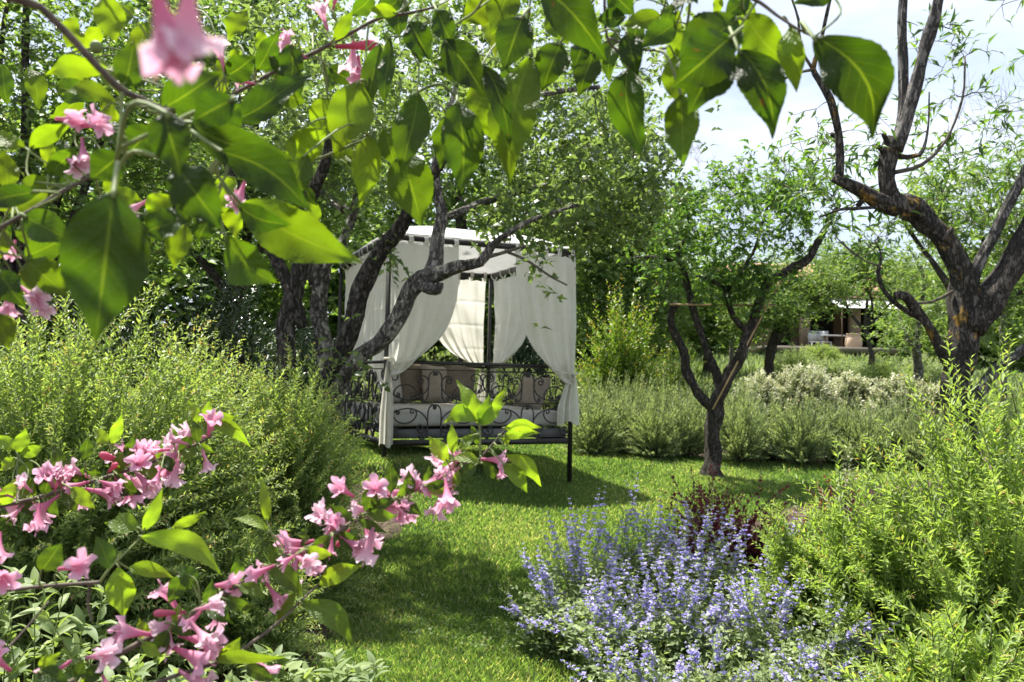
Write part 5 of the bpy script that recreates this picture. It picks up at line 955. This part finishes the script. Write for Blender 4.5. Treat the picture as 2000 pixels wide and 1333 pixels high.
for (px, py, d, dx, dy, sz, tw_) in [(290, -60, .2, .25, 1, 190, -.2), (370, -70, .2, -.15, 1, 180, -.3), (330, 40, .21, .1, 1, 120, .0), (440, 140, .74, -.2, -1, 62, .4), (500, 165, .76, -.8, -.1, 44, .3), (600, 115, .78, -.7, -.4, 60, .3), (570, 105, .78, -.2, -.8, 46, .5), (640, 60, .8, -.3, -1, 56, .2), (690, 80, .8, .0, 1, 70, .1), (700, 110, .8, .1, 1, 60, .2), (650, 20, .8, .3, -.8, 40, .3), (110, 232, .66, .9, .15, 70, .35), (150, 250, .66, .8, -.1, 74, .3), (160, 270, .64, .2, 1, 60, .2), (130, 310, .64, .6, .4, 60, .4), (480, 350, .72, -.2, .9, 60, .3), (460, 370, .72, .2, 1, 50, .5), (290, 390, .72, -.6, .5, 50, .3), (30, 470, .68, .1, .8, 46, .5), (40, 560, .64, .8, .5, 70, .3), (20, 560, .64, .1, .9, 64, .3), (70, 575, .64, .5, .7, 54, .2)]:
    flower(W1, px, py, d, dx, dy, sz, tw_)
flower(W1, 655, 92, .78, 1, -.05, 85, .0, 'bud'); flower(W1, 640, 10, .8, -.5, -.8, 40, .0, 'bud')
# unripe small fruit on the upper branch
V, F = lathe([(0, -.5), (.25, -.46), (.42, -.3), (.5, 0), (.45, .26), (.28, .44), (.06, .5), (0, .48)], 14)
mesh_obj('bud', V * 24 * .6 / FPX + at(188, 92, .6), F, M['gstem'], W1, True)

wb2 = np.array([-.62, .5, float(gz(-.62, .5))])
W2 = thing('weigela_shrub', 'lower weigela with arching sprays of pink trumpet flowers rising from the near corner', 'shrub', wb2, 'pink-flowered shrubs framing the view')
r_ = lambda a, b, c: wb2 + np.array([a, b, c])
S1 = [(-20, 992, .95, 9), (60, 976, .97, 9), (150, 950, 1.0, 8), (230, 925, 1.02, 7), (300, 902, 1.04, 6), (380, 870, 1.06, 5), (415, 850, 1.07, 4)]
stem(W2, S1, off=([r_(0, 0, -.05), r_(-.06, .15, .5), at(-140, 1060, .85)], [.009, .007, .004]))
S2 = [(120, 1345, .70, 13), (230, 1280, .72, 12), (330, 1225, .74, 11), (430, 1165, .77, 10), (540, 1102, .8, 9), (640, 1050, .83, 9), (740, 990, .87, 8), (830, 948, .9, 7), (900, 912, .92, 6), (938, 895, .93, 6)]
stem(W2, S2, off=([r_(.02, 0, -.05), r_(.02, .02, .45), at(20, 1420, .66)], [.01, .008, .005]))
stem(W2, [(-20, 1158, .72, 7), (60, 1148, .73, 7), (130, 1142, .74, 7), (195, 1138, .75, 8)], off=([r_(-.02, 0, -.05), r_(-.08, .06, .45), at(-120, 1190, .68)], [.008, .006, .003]))
stem(W2, [(260, 1350, .72, 9), (350, 1318, .73, 8), (440, 1288, .74, 7), (520, 1235, .76, 6), (570, 1192, .78, 5), (600, 1162, .79, 4), (624, 1140, .8, 3)], off=([r_(.03, .01, -.05), r_(.05, .02, .4), at(170, 1420, .68)], [.009, .007, .004]))
stem(W2, [(195, 1138, .75, 6), (215, 1110, .75, 5), (250, 1075, .76, 4), (278, 1048, .77, 4)], 'gstem', 'twig'); stem(W2, [(176, 1140, .75, 6), (172, 1180, .75, 5), (180, 1215, .75, 4)], 'fstem', 'twig')
stem(W2, [(-10, 1290, .7, 5), (40, 1240, .72, 4), (95, 1175, .74, 3)], 'fstem', 'twig'); stem(W2, [(938, 895, .93, 5), (938, 860, .93, 4), (937, 825, .93, 3)], 'gstem', 'twig'); stem(W2, [(940, 893, .93, 5), (965, 865, .93, 4), (988, 838, .93, 3)], 'fstem', 'twig')
LL = [((936, 828), (892, 742), 42, .93, .2, .08, .0, 1.), ((940, 815), (991, 756), 18, .93, .5, .08, 0, .95), ((936, 832), (956, 768), 32, .92, .3, .06, 0, .5), ((938, 832), (987, 786), 28, .92, .2, .08, .05, .95), ((932, 822), (866, 827), 38, .92, .3, .15, -.22, .7), ((984, 836), (1058, 835), 26, .92, .4, .14, .12, 1.), ((984, 852), (1054, 846), 30, .91, .2, .1, .1, .95),
 ((874, 902), (837, 852), 36, .9, .2, .06, 0, 1.), ((884, 888), (882, 826), 24, .91, .2, .05, 0, .9), ((940, 906), (873, 902), 24, .91, .4, .12, -.12, .9), ((988, 888), (1058, 952), 34, .91, .3, .12, .18, 1.), ((982, 905), (1030, 964), 36, .9, .2, .08, .1, .7), ((932, 906), (886, 945), 30, .9, .2, .05, 0, .2), ((942, 896), (976, 942), 24, .92, .3, .05, 0, .15), ((902, 915), (884, 956), 20, .9, .2, .05, 0, .9), ((925, 850), (895, 880), 24, .93, .3, .06, 0, .6), ((935, 870), (920, 830), 22, .94, .3, .06, 0, .4), ((990, 870), (985, 845), 18, .92, .2, .05, 0, .9),
 ((764, 962), (762, 903), 32, .86, .1, .05, 0, .1), ((800, 968), (798, 918), 28, .87, .1, .05, 0, .15), ((770, 975), (720, 1000), 26, .85, .2, .06, 0, .1), ((830, 950), (880, 940), 20, .88, .4, .06, 0, .15), ((690, 1020), (640, 985), 26, .84, .2, .06, 0, .15), ((700, 1015), (755, 1040), 22, .84, .3, .06, 0, .2), ((650, 1045), (600, 1085), 26, .82, .3, .06, 0, .2),
 ((278, 1048), (436, 1124), 50, .76, .3, .12, .16, .95), ((280, 1038), (318, 953), 32, .77, .2, .06, 0, .95), ((272, 1032), (204, 1022), 42, .77, .5, .1, 0, .6), ((232, 1108), (243, 1206), 60, .75, .2, .06, 0, .9), ((216, 1112), (188, 1046), 42, .75, .2, .06, 0, .2), ((336, 1032), (404, 999), 24, .8, .3, .06, 0, .9), ((624, 1142), (708, 1104), 42, .8, .2, .08, .08, .9), ((586, 1176), (690, 1264), 52, .78, .2, .08, .16, .5),
 ((522, 1020), (512, 934), 24, .82, .1, .05, 0, 1.), ((524, 1036), (454, 1014), 26, .82, .2, .1, -.1, 1.), ((520, 1104), (592, 1166), 44, .78, .3, .08, .12, .35), ((80, 1116), (122, 1058), 50, .72, .2, .05, 0, .15), ((424, 1292), (562, 1284), 34, .73, .4, .14, .14, .7), ((430, 1295), (470, 1245), 40, .74, .3, .06, 0, .8), ((76, 1306), (118, 1274), 32, .7, .2, .06, 0, .8), ((74, 1312), (136, 1335), 48, .68, .2, .05, 0, .1),
 ((250, 1110), (340, 1130), 34, .78, .3, .08, .1, .8), ((360, 1120), (330, 1180), 40, .76, .2, .05, 0, .2), ((380, 1150), (350, 1100), 44, .76, .2, .05, 0, .15), ((540, 1220), (580, 1150), 26, .78, .2, .05, 0, .6), ((330, 1230), (300, 1290), 40, .72, .2, .05, 0, .15), ((440, 1170), (500, 1190), 30, .76, .2, .05, 0, .25), ((480, 1300), (540, 1330), 34, .72, .2, .05, 0, .2), ((200, 1300), (160, 1340), 36, .7, .2, .05, 0, .2),
 ((402, 822), (490, 876), 32, 1.07, .3, .1, .16, .9), ((390, 828), (367, 782), 24, 1.07, .2, .05, 0, .95), ((398, 826), (410, 780), 20, 1.07, .2, .05, 0, .9), ((400, 832), (466, 814), 30, 1.07, .2, .08, .1, .8), ((218, 868), (238, 808), 26, 1.02, .2, .05, 0, 1.), ((212, 868), (183, 838), 28, 1.02, .2, .05, 0, .9), ((250, 900), (262, 850), 30, 1.02, .1, .05, 0, .15), ((165, 900), (172, 850), 28, 1.0, .1, .05, 0, .15), ((320, 890), (350, 930), 24, 1.03, .2, .05, 0, .2), ((120, 920), (105, 870), 30, 1.0, .1, .05, 0, .15), ((200, 940), (215, 990), 30, 1.0, .1, .05, 0, .15), ((90, 960), (75, 915), 30, .98, .1, .05, 0, .2), ((30, 880), (-10, 850), 30, 1.0, .2, .06, 0, .9), ((35, 885), (50, 835), 30, 1.0, .2, .06, 0, .8), ((40, 890), (90, 870), 28, 1.0, .2, .06, 0, .8), ((30, 895), (0, 920), 30, 1.0, .2, .06, 0, .9), ((60, 900), (40, 945), 28, .99, .2, .06, 0, .7), ((340, 870), (330, 830), 26, 1.05, .2, .05, 0, .3), ((150, 1000), (120, 960), 26, .98, .2, .05, 0, .3)]
for b, t, w_, d, ro, be, si, to in LL: big_leaf(W2, b, t, w_ * .86, d, ro, be, si, to, 'weig')
gw = np.random.default_rng(91)
for SP, n_, u0_, u1_ in ((S1, 20, 0, 5.5), (S2, 26, 0, 8)):   # small leaves in opposite pairs along the flowering stems
    PP = np.array([(a, b, d) for a, b, d, _ in SP])
    for q_ in range(n_):
        t_ = u0_ + (u1_ - u0_) * (q_ // 2 * 2 + .8) / n_; i_ = min(int(t_), len(PP) - 2); c_ = PP[i_] + (PP[i_ + 1] - PP[i_]) * (t_ - i_); dr = PP[i_ + 1] - PP[i_]; an = math.atan2(dr[1], dr[0]) + (1 if q_ % 2 else -1) * gw.uniform(.6, 1.3); ll_ = gw.uniform(38, 66)
        big_leaf(W2, (c_[0], c_[1]), (c_[0] + ll_ * math.cos(an), c_[1] + ll_ * math.sin(an)), ll_ * gw.uniform(.38, .5), c_[2] + gw.normal(0, .02), gw.normal(0, .4), .08, gw.normal(0, .06), gw.choice([.05, .15, .25, .5, .9]), 'weig')
def cluster(stem_pts, ranges, n, off, sz, root=W2, spread=24):
    P = np.array([(a, b, d) for a, b, d, _ in stem_pts])
    for _ in range(n):
        u = gw.choice(len(ranges)); t = gw.uniform(*ranges[u]); i = min(int(t), len(P) - 2); q = P[i] + (P[i + 1] - P[i]) * (t - i); a = gw.uniform(0, 6.28)
        dx, dy = math.cos(a), math.sin(a) * .8 + .15
        flower(root, q[0] + dx * gw.uniform(.1, .8) * spread, q[1] + dy * gw.uniform(.1, .7) * spread, q[2] + gw.normal(0, .02), dx, dy, sz * gw.uniform(.6, 1.05), gw.uniform(-.1, .9), None if gw.random() > .06 else 'bud')
cluster(S1, [(.6, 6)], 50, 0, 62, spread=34)
cluster(S2, [(4.6, 5.6)], 12, 0, 66); cluster(S2, [(5.6, 8.2)], 24, 0, 62); cluster(S2, [(2.0, 3.0)], 9, 0, 74); cluster(S2, [(4, 4.9)], 7, 0, 62)
for (px, py, d, dx, dy, sz, tw_) in [(940, 897, .92, .9, .0, 55, .3), (975, 905, .92, .2, 1, 30, .3), (690, 970, .85, -.4, -.5, 60, .7), (735, 960, .86, .1, -.3, 58, .8), (865, 955, .89, -.2, .8, 62, .4), (730, 1030, .84, -.3, 1, 70, .2), (115, 1112, .73, .8, -.2, 74, .3), (-10, 1110, .72, .6, .2, 76, .5), (300, 1240, .73, -.6, -.3, 80, .6), (330, 1200, .74, .1, .9, 80, .5), (350, 1240, .74, .9, .2, 90, .1), (330, 1262, .73, .9, .4, 90, .0), (480, 1275, .74, .7, .6, 70, .2), (350, 1310, .73, .8, .4, 76, .2), (410, 1145, .78, .8, -.1, 66, .2), (520, 1140, .79, .6, .6, 62, .3), (20, 1310, .7, -.2, -.6, 70, .5), (170, 1285, .7, .6, -.2, 74, .3), (140, 1290, .7, -.4, .3, 64, .3), (0, 1040, .8, .2, .6, 60, .4), (200, 1320, .7, .5, .4, 60, .4)]:
    flower(W2, px, py, d, dx, dy, sz, tw_)
